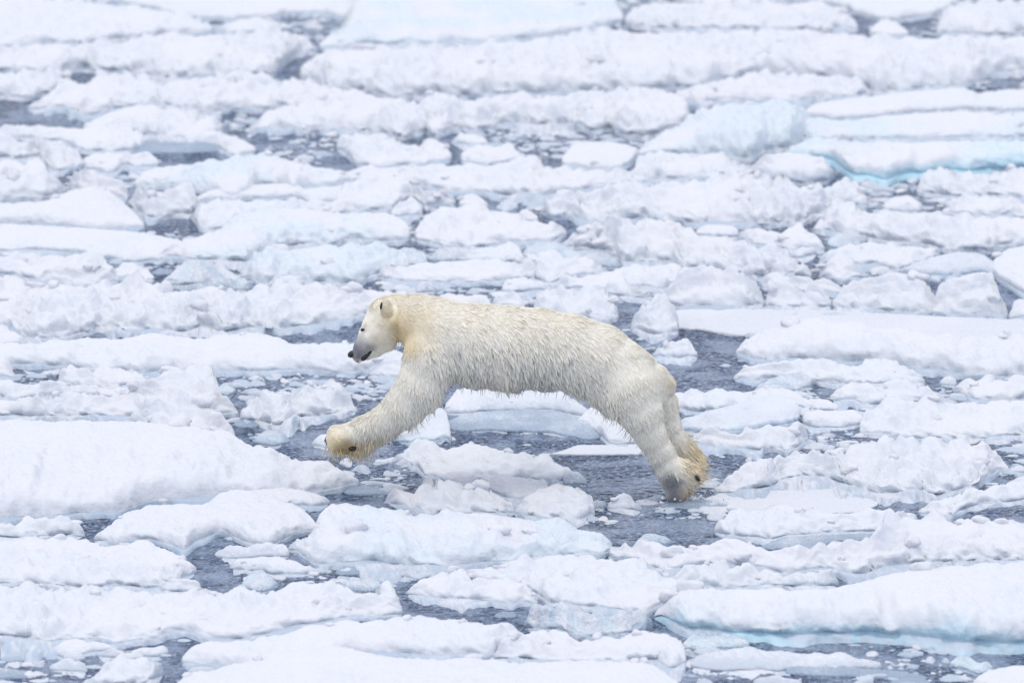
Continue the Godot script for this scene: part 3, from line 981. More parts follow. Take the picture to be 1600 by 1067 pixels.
	floe("ice_block", "pair of humps below the blue dome", "ice block", "chunk", [.97, -6.37, .099, 1.05, -6.75, .136, 1.22, -6.98, .136, 1.37, -6.89, .136, 1.47, -6.8, .136, 1.74, -6.89, .136, 1.81, -6.53, .122, 2.05, -6.57, .077], [.99, -6.23, 1.11, -6.17, 1.18, -6.19, 1.2, -6.25, 1.3, -6.25, 1.84, -6.36, 2.04, -6.46])
	floe("ice_slab", "flat topped pale turquoise slab in the far teal pool", "ice slab", "blue", [.41, -7.25, .089, .5, -7.6, .089, .72, -7.67, .089, 1.05, -7.6, .09, 1.07, -7.52, .04], [.43, -6.83, .71, -6.75, .91, -6.78, .99, -6.87, 1.06, -7.38])
	floe("ice_fragment", "little round topped white pan adrift in the far lead", "ice fragment", "lumpy", [-.51, -8.03, .021, -.44, -8.14, .074, -.36, -8.08, .076, -.27, -8.09, .074, -.2, -7.97, .032], [-.49, -7.97, -.36, -7.86, -.2, -7.87])
	floe("ice_floe", "heaped white rubble where the far dark lead begins", "ice floe", "lumpy", [-1.47, -7.82, .077, -1.38, -8.11, .099, -1.27, -7.96, .098, -1.18, -8.01, .098, -1.03, -7.81, .098, -.92, -7.5, .098, -.75, -7.4, .098, -.72, -7.7, .098, -.67, -7.86, .098, -.56, -7.7, .098, -.5, -7.31, .098], [-1.44, -7.59, -1.31, -7.03, -1.23, -6.88, -1.16, -6.86, -1.16, -6.88, -.5, -7.02])
	floe("ice_floe", "loose grey white rubble along the teal pool", "ice floe", "lumpy", [-.43, -7.4, .08, -.32, -7.5, .08, -.11, -7.5, .08, -.02, -7.65, .081, .07, -7.35, .052, .09, -7.26, .016], [-.41, -6.99, -.21, -6.99, 0, -7.17, .09, -7.21])
	floe("ice_floe", "long irregular floe with one shark fin peak above the teal pool", "ice floe", "lumpy", [-1.43, -6.39, .086, -1.24, -6.45, .093, -.97, -6.43, .097, -.62, -6.46, .108, -.18, -6.46, .108, -.04, -6.66, .108, .11, -6.71, .108, .2, -6.87, .108, .23, -6.47, .108, .35, -6.27, .108, .46, -6.32, .108, .7, -6.23, .106, .95, -6.35, .093, 1.11, -6.4, .085, 1.18, -6.3, .032], [-1.41, -6.14, -1.37, -6.24, -1.29, -6.23, -1.22, -6.17, -.88, -6.14, -.71, -5.93, -.41, -5.67, -.17, -5.67, -.05, -5.51, .02, -5.52, .05, -5.65, .09, -5.71, .17, -5.69, .24, -5.6, .26, -5.51, .38, -5.72, .6, -5.81, .67, -5.91, 1.04, -6.14, 1.12, -6.15, 1.18, -6.21])
	floe("ice_block", "square shouldered grey white block left of the small dark lead", "ice block", "chunk", [-1.41, -5.45, .138, -1.33, -5.73, .138, -1.29, -5.54, .138, -1.17, -5.69, .138, -.96, -5.78, .138, -.84, -5.73, .139, -.81, -5.58, .095, -.66, -5.26, .13, -.52, -5.32, .101, -.45, -5.26, .059], [-1.38, -4.96, -1.2, -4.91, -1.19, -4.94, -.98, -4.99, -.98, -4.95, -.91, -5.07, -.84, -5.34, -.82, -5.48, -.69, -5.02, -.62, -5.11, -.55, -5.17, -.47, -5.18])
	floe("ice_fragment", "small upright white lump by the middle lead", "ice fragment", "chunk", [-.43, -5.21, .05, -.38, -5.35, .086, -.28, -5.3, .086, -.19, -5.17, .042], [-.41, -5.14, -.28, -5.1, -.19, -5.11])
	floe("ice_fragment", "small grey wedge of clear ice in the middle lead", "ice fragment", "glass", [-.13, -5.09, .039, -.09, -5.12, .069, 0, -5.21, .069, .05, -5.1, .055], [-.13, -5, -.05, -4.88, .05, -4.97])
	floe("ice_floe", "wide floe of bubbly snow lumps right of the middle lead", "ice floe", "lumpy", [.23, -5.01, .046, .31, -5.04, .129, .43, -5.13, .148, .56, -4.93, .16, .66, -4.98, .202, .87, -5.31, .203, 1.07, -5.13, .2, 1.23, -5.25, .202, 1.44, -5.26, .202, 1.7, -5.62, .202, 2.06, -5.4, .202, 2.2, -5.12, .202, 2.41, -5.18, .19, 2.56, -5.24, .142], [.25, -4.88, .29, -4.68, .37, -4.63, .44, -4.71, .51, -4.61, .58, -4.41, .65, -4.37, .81, -4.53, 1.01, -4.57, 1.29, -4.49, 1.42, -4.31, 1.49, -4.33, 1.57, -4.41, 1.67, -4.41, 1.78, -4.44, 1.92, -4.27, 1.98, -4.23, 2.06, -4.28, 2.13, -4.41, 2.2, -4.41, 2.22, -4.37, 2.35, -4.6, 2.55, -4.84])
	floe("ice_block", "rounded white knob at the end of the bubbly floe", "ice block", "chunk", [2.44, -5.33, .108, 2.59, -5.54, .147, 2.7, -5.68, .147, 2.8, -5.5, .147, 2.85, -5.23, .101], [2.54, -5.17, 2.58, -5.17, 2.68, -5.07, 2.72, -5.1, 2.78, -5.09, 2.79, -4.99, 2.85, -5.08])
	floe("ice_fragment", "thin translucent wedge under the turquoise foot", "ice fragment", "glass", [2.82, -6.09, .052, 2.89, -6.23, .052, 2.98, -5.9, .052, 3.11, -5.81, .052], [2.83, -5.81, 2.92, -5.71, 3.02, -5.78, 3.02, -5.71, 3.11, -5.69])
	floe("ice_floe", "jagged white ridge in front of the turquoise foot", "ice floe", "lumpy", [3.28, -5.79, .074, 3.31, -5.96, .122, 3.47, -6.2, .131, 3.55, -6.2, .131, 3.6, -5.88, .119, 3.68, -5.92, .129, 3.73, -5.89, .117, 3.81, -6.06, .131, 3.94, -5.94, .126, 4.05, -6.2, .13, 4.16, -6.06, .13, 4.48, -6.15, .131], [3.27, -5.57, 3.32, -5.66, 3.39, -5.67, 3.53, -5.53, 3.92, -5.57, 4.03, -5.49, 4.11, -5.36, 4.17, -5.36, 4.24, -5.42, 4.32, -5.56, 4.4, -5.64, 4.45, -5.65])
	floe("ice_fragment", "thin crumbly raft below the jagged ridge", "ice fragment", "lumpy", [2.98, -5.25, .038, 3.08, -5.46, .038, 3.25, -5.42, .038, 3.29, -5.28, .038], [2.97, -4.99, 3.27, -4.94])
	floe("ice_floe", "broken raft with a square notch at the right border", "ice floe", "lumpy", [3.47, -5.1, .063, 3.54, -5.12, .094, 3.75, -5.17, .094, 3.92, -5.12, .094, 4.08, -5.12, .087], [3.46, -4.92, 3.55, -4.77, 3.56, -4.79, 3.77, -4.71, 3.89, -4.73, 4, -4.91, 4.07, -4.87])
	floe("ice_block", "white knob touching the right border", "ice block", "chunk", [3.97, -4.78, .038, 4.02, -4.8, .103, 4.08, -4.9, .103, 4.23, -4.85, .103], [3.97, -4.72, 4.05, -4.53, 4.2, -4.53])
	floe("ice_floe", "thick level snow floe right of centre with a deep dark shadow line", "ice floe", "mounded", [2.36, -4.21, .041, 2.48, -4.42, .102, 2.53, -4.58, .148, 2.68, -4.54, .198, 2.75, -4.36, .14, 3.02, -4.17, .165, 3.41, -3.98, .186, 3.81, -4.02, .143, 4.02, -4.09, .14, 4.37, -4.13, .132], [2.36, -4.06, 2.4, -4.04, 2.47, -4.05, 2.49, -4.1, 2.6, -3.79, 2.67, -3.83, 2.7, -3.88, 2.89, -3.63, 3.08, -3.53, 3.28, -3.5, 3.3, -3.42, 3.34, -3.31, 3.41, -3.3, 3.48, -3.33, 3.61, -3.3, 3.62, -3.28, 3.69, -3.35, 3.77, -3.51, 3.85, -3.56, 4.34, -3.66])
	floe("ice_floe", "ragged slab with a raised beak over the dark lead", "ice floe", "lumpy", [-3.65, -8.69, .068, -3.45, -8.98, .109, -3.21, -9.3, .109, -2.9, -9.09, .109, -2.69, -9.04, .109, -2.66, -8.72, .109, -2.45, -8.79, .097, -2.45, -8.59, .031], [-3.61, -8.49, -3.55, -8.19, -3.46, -8.05, -3.24, -8.09, -3.17, -8.18, -3.1, -8.35, -3.03, -8.41, -3.01, -8.33, -2.94, -8.17, -2.86, -8.09, -2.71, -8.07, -2.63, -8.03, -2.56, -8.13, -2.5, -8.39, -2.45, -8.5])
	floe("ice_floe", "row of soft lumps with a flat grey apron", "ice floe", "lumpy", [-4.62, -8.31, .071, -4.33, -8.34, .076, -4.06, -8.41, .082, -3.63, -8.31, .081, -3.47, -8.67, .081, -3.3, -8.31, .081, -3.2, -8.41, .081, -3.06, -8.11, .053], [-4.6, -8.1, -4.18, -8.12, -3.88, -8.1, -3.8, -8.07, -3.72, -7.94, -3.55, -7.52, -3.54, -7.47, -3.39, -7.55, -3.24, -7.5, -3.22, -7.47, -3.17, -7.47, -3.1, -7.65, -3.05, -7.95])
	floe("ice_floe", "low tapering heap pointing at the dark lead", "ice floe", "lumpy", [-3.05, -8.2, .035, -2.87, -8.4, .064, -2.58, -8.46, .063, -2.4, -8.1, .063, -2.25, -7.9, .063, -2.15, -7.68, .062], [-3.04, -8.1, -2.53, -7.92, -2.45, -7.73, -2.36, -7.44, -2.29, -7.34, -2.14, -7.5])
	floe("slush_plate", "flat grey slush plate below the row of soft lumps", "slush plate", "slush", [-3.57, -7.95, .025, -3.12, -8.02, .025, -2.67, -8, .025, -2.39, -7.77, .014], [-3.54, -7.64, -3.01, -7.49, -2.65, -7.54, -2.38, -7.62])
	floe("ice_floe", "mound of lumps above the small black pool at the left", "ice floe", "lumpy", [-4.57, -7.75, .1, -4.28, -7.65, .125, -4.09, -7.52, .113, -3.9, -7.46, .125, -3.77, -7.56, .124, -3.64, -7.26, .124, -3.56, -7.13, .094, -3.54, -7.05, .055], [-4.55, -7.45, -4.49, -7.23, -4.41, -7.15, -4.27, -7.22, -4.25, -7.26, -4.2, -7.27, -4.12, -7.2, -4.04, -7.18, -3.98, -7.29, -3.98, -7.37, -3.89, -7.1, -3.81, -6.83, -3.79, -6.7, -3.71, -6.61, -3.64, -6.7, -3.61, -6.71, -3.57, -6.77, -3.53, -6.89])
	floe("ice_floe", "crumbly floe with a knob beside the small black pool", "ice floe", "lumpy", [-3.56, -7.12, .069, -3.35, -7.21, .08, -3.13, -7.08, .076, -3.03, -7.25, .08, -2.93, -7.12, .06], [-3.53, -6.91, -3.48, -6.84, -3.4, -6.65, -3.32, -6.55, -3.25, -6.63, -3.23, -6.9, -3.19, -6.97, -3.12, -6.86, -3.11, -6.82, -2.92, -6.94])
	floe("ice_floe", "wide flat bluish slab with a straight rim in the left half", "ice floe", "blue", [-3.07, -6.07, .056, -3.05, -6.26, .109, -2.95, -6.33, .116, -2.67, -6.39, .139, -2.25, -6.5, .165, -2.08, -6.73, .167, -1.93, -6.68, .167, -1.82, -6.4, .166, -1.62, -6.39, .122, -1.33, -6.42, .089], [-3.05, -5.88, -2.93, -5.93, -2.8, -5.9, -2.73, -5.95, -2.58, -5.89, -2.57, -5.86, -2.5, -5.83, -2.43, -5.75, -2.29, -5.46, -2.2, -5.45, -2.13, -5.6, -2.08, -5.91, -2.08, -6.04, -1.93, -6.06, -1.85, -5.92, -1.77, -5.6, -1.7, -5.83, -1.64, -5.96, -1.32, -6.12])
	floe("ice_block", "bulky white hummock at the left border", "ice block", "chunk", [-4.44, -6.02, .209, -4.17, -6.17, .208, -4.1, -6.26, .208, -3.94, -5.97, .208, -3.93, -6.26, .208, -3.89, -6.33, .208, -3.82, -6.21, .208, -3.77, -5.88, .209, -3.67, -5.87, .13, -3.6, -5.9, .049], [-4.4, -5.53, -4.35, -5.35, -4.27, -5.28, -3.77, -5.43, -3.6, -5.83])
	floe("ice_block", "tall two headed hummock next to the bulky left one", "ice block", "chunk", [-3.6, -6.05, .104, -3.54, -5.99, .151, -3.45, -5.92, .191, -3.37, -5.83, .191, -3.31, -5.66, .182, -3.15, -5.63, .157, -3.09, -5.5, .103], [-3.58, -5.9, -3.39, -5.42, -3.25, -5.39, -3.15, -5.41, -3.09, -5.35])
	floe("ice_block", "saddle shaped block with a horn on its right end", "ice block", "chunk", [-3.08, -5.16, .075, -3, -5.12, .163, -2.87, -4.92, .201, -2.72, -4.98, .181, -2.62, -5.08, .223, -2.56, -5.17, .223, -2.53, -5.03, .144, -2.43, -5.05, .027], [-3.05, -5.05, -2.93, -4.71, -2.82, -4.58, -2.69, -4.74, -2.56, -4.74, -2.43, -5.01])
	floe("ice_floe", "smooth sloping snow apron under the two headed hummock", "ice floe", "soft", [-4.35, -4.86, .085, -4.07, -4.84, .102, -3.73, -4.93, .102, -3.54, -5.44, .102, -3.39, -5.55, .102, -3.24, -5.39, .102, -3.12, -5.02, .102, -2.95, -4.48, .102, -2.9, -4.32, .064], [-4.33, -4.55, -4.27, -4.37, -4.2, -4.32, -4.04, -4.43, -2.89, -4.09])
	floe("ice_floe", "low snowy strip beyond the horned block", "ice floe", "soft", [-2.55, -5.42, .061, -2.39, -5.65, .062, -2.13, -5.8, .069, -1.73, -5.89, .07, -1.71, -5.63, .066, -1.35, -5.8, .069, -1.03, -5.87, .07], [-2.54, -5.2, -2.51, -5.32, -2.44, -5.42, -1.72, -5.49, -1.72, -5.44, -1.64, -5.24, -1.59, -5.18, -1.57, -5.27, -1.43, -5.39, -1.42, -5.28, -1.35, -5.19, -1.22, -5.5, -1.03, -5.56])
	floe("ice_floe", "white bouldery field right of the horned block", "ice floe", "lumpy", [-2.58, -4.78, .016, -2.49, -4.87, .102, -2.36, -5.02, .102, -2.26, -4.98, .102, -2.02, -4.97, .102, -1.67, -5.02, .102, -1.5, -5.03, .056, -1.33, -5.14, .087, -1.16, -5.13, .073], [-2.56, -4.74, -2.5, -4.4, -2.46, -4.1, -2.41, -4.05, -2.36, -4.09, -2.35, -4.15, -1.5, -4.87, -1.15, -4.92])
	floe("ice_floe", "large pale blue hummock field left of the middle", "ice floe", "blue", [-2.73, -3.05, .089, -2.54, -3.26, .12, -2.29, -3.42, .157, -2.21, -3.95, .157, -2.12, -4.22, .157, -1.82, -4.39, .159, -1.57, -4.38, .159, -1.31, -4.16, .154, -.97, -4.22, .16, -.8, -4.05, .158], [-2.7, -2.76, -2.67, -2.98, -2.6, -3.02, -2.53, -2.9, -2.52, -2.87, -2.27, -2.91, -2.25, -2.83, -2.18, -2.81, -2.11, -2.86, -2.04, -2.8, -2.02, -2.82, -1.98, -3.05, -1.92, -3.2, -1.65, -3.48, -1.24, -3.68, -1.13, -3.67, -.89, -3.53, -.79, -3.52])
	floe("ice_floe", "broad flat snow pan along the left border", "ice floe", "soft", [-4.28, -4.03, .05, -4.03, -4.23, .05, -3.68, -4.16, .05, -3.34, -4.07, .05, -2.91, -3.9, .05, -2.56, -3.62, .05, -2.49, -3.42, .05], [-4.23, -3.33, -3.92, -3.35, -3.78, -3.39, -3.36, -3.27, -3.06, -3.01, -2.99, -2.86, -2.92, -2.83, -2.85, -2.85, -2.79, -2.98, -2.72, -2.95, -2.71, -2.85, -2.65, -2.98, -2.58, -3.06, -2.47, -2.94])
	floe("slush_plate", "grey crumbled fringe below the broad flat snow pan", "slush plate", "slush", [-4.22, -3.21, .032, -3.95, -3.22, .03, -3.79, -3.28, .036, -3.54, -3.22, .03, -3.29, -3.2, .025, -3.02, -3.29, .03, -2.74, -3.19, .016], [-4.2, -2.91, -3.93, -2.93, -3.44, -2.93, -3.08, -3, -2.73, -3.03])
	floe("ice_floe", "ragged row of snow lumps at the left edge above the long pile", "ice floe", "lumpy", [-4.18, -2.71, .09, -3.92, -2.75, .09, -3.69, -2.83, .09, -3.58, -2.66, .09, -3.51, -2.75, .09, -3.26, -2.83, .09, -3.12, -2.66, .09, -3.02, -2.43, .09], [-4.14, -2.18, -3.91, -2.32, -3.89, -2.35, -3.78, -2.37, -3.73, -2.34, -3.7, -2.28, -3.55, -2.11, -3.54, -2.06, -3.49, -2.15, -3.43, -2.34, -3.37, -2.45, -3.31, -2.46, -3.23, -2.37, -3.15, -2.19, -3.08, -2.13, -3, -2.17])
	floe("ice_block", "smooth loaf of snow resting against the long pile", "ice block", "chunk", [-3.58, -2.18, .067, -3.52, -2.21, .11, -3.3, -2.15, .135, -3.09, -2.18, .136, -3.01, -2.22, .092, -2.98, -2.18, .033], [-3.55, -2.08, -3.34, -1.97, -3.13, -1.94, -2.97, -2.13])
	floe("ice_fragment", "small tapering floe at the left end of the grey lead", "ice fragment", "lumpy", [-3.03, -2.53, .065, -2.92, -2.62, .066, -2.81, -2.45, .065, -2.72, -2.21, .06], [-3, -2.2, -2.89, -2.28, -2.71, -2.05])
	floe("slush_plate", "scrap of slush in the middle of the grey lead", "slush plate", "slush", [-2.75, -2.54, .011, -2.69, -2.61, .019, -2.6, -2.59, .017], [-2.74, -2.43, -2.59, -2.43])
	floe("ice_block", "grey translucent peak of wet ice in the grey lead", "ice block", "glass", [-2.65, -2.07, .038, -2.57, -2.15, .089, -2.46, -2.34, .139, -2.38, -2.25, .13, -2.25, -2.3, .138, -2.14, -2.09, .118, -2.02, -1.95, .079, -1.9, -1.94, .031], [-2.63, -1.99, -2.51, -1.92, -2.38, -1.97, -2.18, -1.87, -2.11, -1.8, -2.01, -1.78, -1.9, -1.87])
	floe("ice_floe", "smooth bluish loaf with an undercut base beside the grey lead", "ice floe", "blue", [-2.09, -2.4, .017, -2.01, -2.44, .072, -2, -2.63, .138, -1.86, -2.59, .191, -1.76, -2.64, .166, -1.37, -2.65, .195, -1.18, -2.73, .203, -.98, -2.87, .152, -.79, -2.92, .116, -.78, -2.68, .04], [-2.07, -2.34, -1.89, -2.01, -1.84, -1.97, -1.82, -2.02, -1.69, -2.16, -1.62, -2.16, -1.26, -1.96, -1.21, -1.95, -1.14, -2.03, -1.08, -2.21, -1.01, -2.34, -.78, -2.55])
	floe("ice_fragment", "little twin peaked chunk under the bluish loaf", "ice fragment", "chunk", [-1.84, -1.99, .038, -1.8, -2.04, .073, -1.7, -2.12, .073, -1.58, -2.05, .063, -1.56, -2.08, .073, -1.53, -2.03, .029], [-1.83, -1.94, -1.69, -1.9, -1.53, -1.99])
	floe("ice_floe", "long bluish pile of broken ice, the part against the left border", "ice floe", "lumpy", [-4.1, -1.29, .187, -3.82, -1.45, .188, -3.71, -1.58, .187, -3.52, -1.22, .186, -3.28, -1.1, .186, -2.91, -1.34, .187, -2.87, -1.51, .187, -2.74, -1.22, .187, -2.47, -1.05, .187, -2.21, -1.14, .188], [-4.02, -.26, -3.76, -.49, -3.66, -.34, -3.58, -.18, -3.53, 0, -3.5, .06, -3.19, -.11, -3.13, -.21, -3.07, -.38, -3.01, -.49, -2.95, -.45, -2.8, -.24, -2.74, -.23, -2.67, -.28, -2.61, -.29, -2.41, -.16, -2.34, -.22, -2.29, -.37, -2.22, -.47, -2.18, -.49])
	floe("ice_floe", "long bluish pile of broken ice, the part left of the bear's head", "ice floe", "lumpy", [-2.44, -1.05, .187, -2.38, -1.34, .187, -2.19, -1.22, .187, -2.06, -.86, .187, -1.9, -1.1, .187, -1.8, -1.1, .187, -1.67, -1.34, .187, -1.48, -1.22, .188, -1.24, -1.14, .178, -1.05, -1.22, .152, -.76, -1.27, .104], [-2.38, -.14, -2.29, -.37, -2.22, -.39, -2.15, -.27, -2.1, -.23, -1.96, -.31, -1.89, -.33, -1.78, -.27, -1.76, -.22, -1.69, -.23, -1.63, -.36, -1.57, -.45, -1.41, -.49, -1.11, -.77, -.76, -.99])
	floe("ice_fragment", "stub of rough ice at the left border over the long flat floe", "ice fragment", "lumpy", [-4.01, -.14, .074, -3.74, -.25, .074, -3.58, -.01, .067, -3.51, .08, .025], [-3.99, .19, -3.71, .19, -3.51, .14])
	floe("ice_floe", "long flat white floe with a straight front edge under the bear's chin", "ice floe", "soft", [-3.95, .58, .107, -3.68, .52, .109, -3.4, .55, .116, -3.09, .41, .128, -2.81, .45, .127, -2.59, .18, .127, -2.49, .34, .127, -2.26, .45, .127, -1.99, .27, .127, -1.85, .21, .127, -1.71, .34, .127, -1.56, .67, .127, -1.29, .56, .127, -1.1, .61, .127, -.73, .71, .08], [-3.93, .93, -3.64, .87, -3.05, 1.02, -2.99, 1.05, -2.96, 1.13, -2.92, 1.16, -2.8, 1.06, -2.66, 1.23, -2.6, 1.19, -2.54, 1.12, -1.07, 1.14, -.73, .98])
	floe("ice_block", "round white lump below the bear's throat", "ice block", "chunk", [-1.03, 1.17, .048, -.98, 1.12, .101, -.86, 1.06, .118, -.73, .89, .118, -.46, .89, .118], [-1.01, 1.23, -.86, 1.3, -.45, 1.28])
	floe("ice_block", "white lump cut by the left border above the low ridge", "ice block", "chunk", [-3.82, 1.18, .073, -3.64, 1.02, .118, -3.57, 1.17, .118, -3.53, 1.29, .05], [-3.81, 1.28, -3.58, 1.32, -3.52, 1.35])
	floe("ice_block", "boulder of snow with a steep left side on the low ridge", "ice block", "chunk", [-3.21, 1.5, .063, -3.2, 1.44, .125, -3.12, 1.38, .135, -2.98, 1.53, .135, -2.9, 1.64, .102, -2.8, 1.73, .073], [-3.2, 1.58, -3.16, 1.68, -3.09, 1.69, -3.06, 1.67, -2.79, 1.83])
	floe("ice_fragment", "small floe behind the snow boulder", "ice fragment", "lumpy", [-3.01, 1.33, .063, -2.91, 1.13, .063, -2.68, 1.24, .063, -2.56, 1.34, .038], [-2.98, 1.55, -2.81, 1.55, -2.63, 1.45, -2.56, 1.44])
	floe("ice_floe", "low ridge carrying the snow boulder", "ice floe", "lumpy", [-3.87, 1.66, .098, -3.6, 1.66, .098, -3.46, 1.78, .089, -3.19, 1.7, .071, -2.92, 1.76, .052, -2.67, 1.76, .06], [-3.85, 1.91, -3.37, 2.02, -3.19, 1.88, -2.66, 1.91])
	floe("ice_block", "highest smooth white hummock of the left half, shaped like a seal", "ice block", "chunk", [-2.69, 2.24, .16, -2.53, 2.26, .247, -2.41, 2.09, .247, -2.19, 1.92, .247, -2.1, 1.9, .247, -2.04, 2.2, .247, -2.05, 2.35, .168, -1.95, 2.43, .116, -1.89, 2.53, .071], [-2.66, 2.44, -2.62, 2.44, -2.49, 2.62, -2.11, 2.74, -2.07, 2.7, -2.06, 2.58, -2, 2.53, -1.89, 2.62])
	floe("ice_floe", "spiky ridge of small ice in front of the low ridge", "ice floe", "lumpy", [-3.81, 2.34, .111, -3.55, 2.31, .09, -3.33, 2.37, .081, -3.11, 2.31, .122, -3.07, 2.19, .132, -2.93, 2.28, .128, -2.75, 2.3, .111, -2.63, 2.03, .133, -2.48, 1.98, .132], [-3.79, 2.62, -3.52, 2.52, -3.08, 2.62, -2.65, 2.56, -2.45, 2.62])
	floe("ice_block", "broad white hummock in front of the seal shaped one", "ice block", "chunk", [-2.64, 3.11, .133, -2.49, 3.03, .241, -2.32, 2.88, .26, -2.14, 2.98, .26, -2.01, 3.12, .203, -1.9, 3.17, .124, -1.88, 3.22, .081], [-2.62, 3.28, -2.17, 3.47, -1.88, 3.32])
	floe("ice_floe", "largest smooth snow floe on the left with a tall bluish front", "ice floe", "soft", [-3.73, 3.44, .206, -3.47, 3.4, .207, -3.21, 3.44, .207, -2.9, 3.44, .207, -2.6, 3.45, .208, -2.34, 3.55, .209, -2.03, 3.65, .209, -1.87, 3.84, .21, -1.79, 4.14, .21, -1.62, 4.32, .208, -1.57, 4.29, .21, -1.53, 4.39, .181, -1.4, 4.39, .137, -1.27, 4.4, .147, -1.15, 4.44, .114, -1.01, 4.47, .046], [-3.55, 5.73, -3.35, 5.66, -3.29, 5.68, -3.24, 5.65, -3.18, 5.57, -2.99, 5.53, -2.83, 5.57, -2.78, 5.56, -2.72, 5.48, -2.67, 5.48, -2.61, 5.51, -2.55, 5.45, -2.39, 5.18, -1.68, 5.01, -1.58, 4.96, -1.46, 4.94, -1.41, 4.86, -1.39, 4.81, -1.23, 4.86, -1.1, 4.76, -1.01, 4.61])
	floe("ice_floe", "thin lip of snow below the largest left floe", "ice floe", "soft", [-1.97, 5.1, .056, -1.68, 4.85, .067, -1.51, 4.87, .067, -1.26, 5.06, .054, -1.19, 5.05, .026], [-1.88, 5.27, -1.44, 5.26, -1.34, 5.22, -1.32, 5.26, -1.26, 5.23, -1.19, 5.12])
	floe("ice_floe", "white floe adrift just left of the bear's raised forepaw", "ice floe", "lumpy", [-1.88, 2.6, .064, -1.77, 2.45, .122, -1.64, 2.35, .158, -1.61, 2.47, .158, -1.42, 2.21, .159, -1.41, 2.06, .159, -1.25, 2.14, .157, -1.14, 2.16, .116, -1.07, 2.3, .042], [-1.88, 2.76, -1.79, 2.74, -1.72, 2.78, -1.62, 2.94, -1.54, 2.73, -1.48, 2.65, -1.3, 2.58, -1.07, 2.4])
	floe("ice_fragment", "small clear chunk behind the white floe near the forepaw", "ice fragment", "glass", [-2.09, 1.76, .032, -2.03, 1.62, .054, -1.94, 1.68, .034], [-2.08, 1.82, -1.99, 1.89, -1.98, 1.88, -1.94, 1.75])
	floe("slush_plate", "grey slush patch between the largest left floe and the forepaw", "slush plate", "slush", [-1.92, 2.69, .017, -1.77, 2.57, .026, -1.71, 2.67, .013], [-1.91, 2.84, -1.76, 2.86, -1.71, 2.78])
	floe("slush_plate", "thin grey plate left of the forepaw", "slush plate", "slush", [-1.77, 3.21, .017, -1.68, 3.05, .035, -1.57, 3.05, .035, -1.52, 3.22, .011], [-1.75, 3.35, -1.61, 3.41, -1.51, 3.32])
	floe("ice_fragment", "small white scrap directly under the forepaw", "ice fragment", "lumpy", [-1.36, 3.38, .029, -1.31, 3.25, .052, -1.18, 3.21, .052, -1.11, 3.34, .038], [-1.35, 3.45, -1.21, 3.51, -1.11, 3.43])
	floe("ice_fragment", "little white flake between the forepaw and the left floe tip", "ice fragment", "lumpy", [-1.16, 3.93, .021, -1.12, 3.79, .021, -1.08, 3.83, .021], [-1.15, 4, -1.07, 4.19])
	floe("slush_plate", "wet grey tongue off the tip of the largest left floe", "slush plate", "slush", [-1.11, 4.75, .012, -1.01, 4.68, .022, -.89, 4.72, .021, -.79, 4.83, .009], [-1.09, 4.85, -.93, 4.89, -.79, 4.9])
	floe("ice_floe", "angular white chunk by the small dark gap near the left border", "ice floe", "lumpy", [-3.52, 5.92, .066, -3.29, 5.92, .072, -3.24, 5.95, .059, -3.23, 5.92, .073, -3.18, 5.94, .064, -3.18, 5.91, .078, -3.14, 5.78, .092, -3.08, 5.88, .092, -2.94, 5.87, .091, -2.83, 5.86, .082, -2.74, 5.99, .032], [-3.5, 6.08, -2.95, 6.1, -2.84, 6.05, -2.74, 6.06])
	floe("ice_floe", "wide crumbly edged floe below the largest left floe", "ice floe", "soft", [-2.68, 6.06, .038, -2.54, 5.85, .105, -2.41, 5.66, .105, -2.35, 5.55, .105, -2.18, 5.55, .105, -1.98, 5.51, .106, -1.92, 5.23, .106, -1.79, 5.13, .106, -1.68, 5.16, .105, -1.61, 5.29, .105, -1.47, 5.38, .106, -1.32, 5.6, .106, -1.26, 5.8, .08], [-2.67, 6.17, -2.57, 6.27, -2.51, 6.29, -2.4, 6.19, -2.31, 6.19, -2.11, 6.43, -2.06, 6.46, -2.05, 6.34, -2.03, 6.18, -1.87, 6.03, -1.84, 6.04, -1.78, 6.11, -1.72, 6.24, -1.66, 6.3, -1.54, 6.3, -1.49, 6.24, -1.43, 6.12, -1.38, 6.06, -1.25, 6.03])
	floe("ice_floe", "long floe with a smooth pale blue face and a curled horn at its right tip", "ice floe", "blue", [-1.43, 6.36, .023, -1.39, 6.3, .066, -1.26, 6.46, .146, -1.24, 6.25, .222, -1.19, 6.06, .25, -1.11, 6.01, .25, -.92, 6.08, .25, -.82, 6.12, .25, -.6, 6.26, .217, -.5, 6.27, .219, -.44, 6.25, .247, -.31, 6.22, .24, -.12, 6.21, .222, .02, 6.23, .196, .19, 6.19, .167, .27, 6.17, .162, .37, 6.22, .131, .5, 6.26, .111, .57, 6.31, .115, .62, 6.22, .119, .63, 6.26, .095, .64, 6.34, .051], [-1.42, 6.43, -1.38, 6.48, -1.32, 6.63, -1.29, 6.77, -1.26, 6.85, -1.2, 6.86, -1.13, 6.82, -1.09, 6.83, -.97, 6.84, -.92, 6.81, -.86, 6.8, -.75, 6.87, -.52, 6.86, -.47, 6.89, -.44, 6.93, -.41, 6.94, -.24, 6.84, -.04, 6.82, .16, 6.66, .44, 6.55, .49, 6.56, .55, 6.63, .61, 6.59, .64, 6.48])
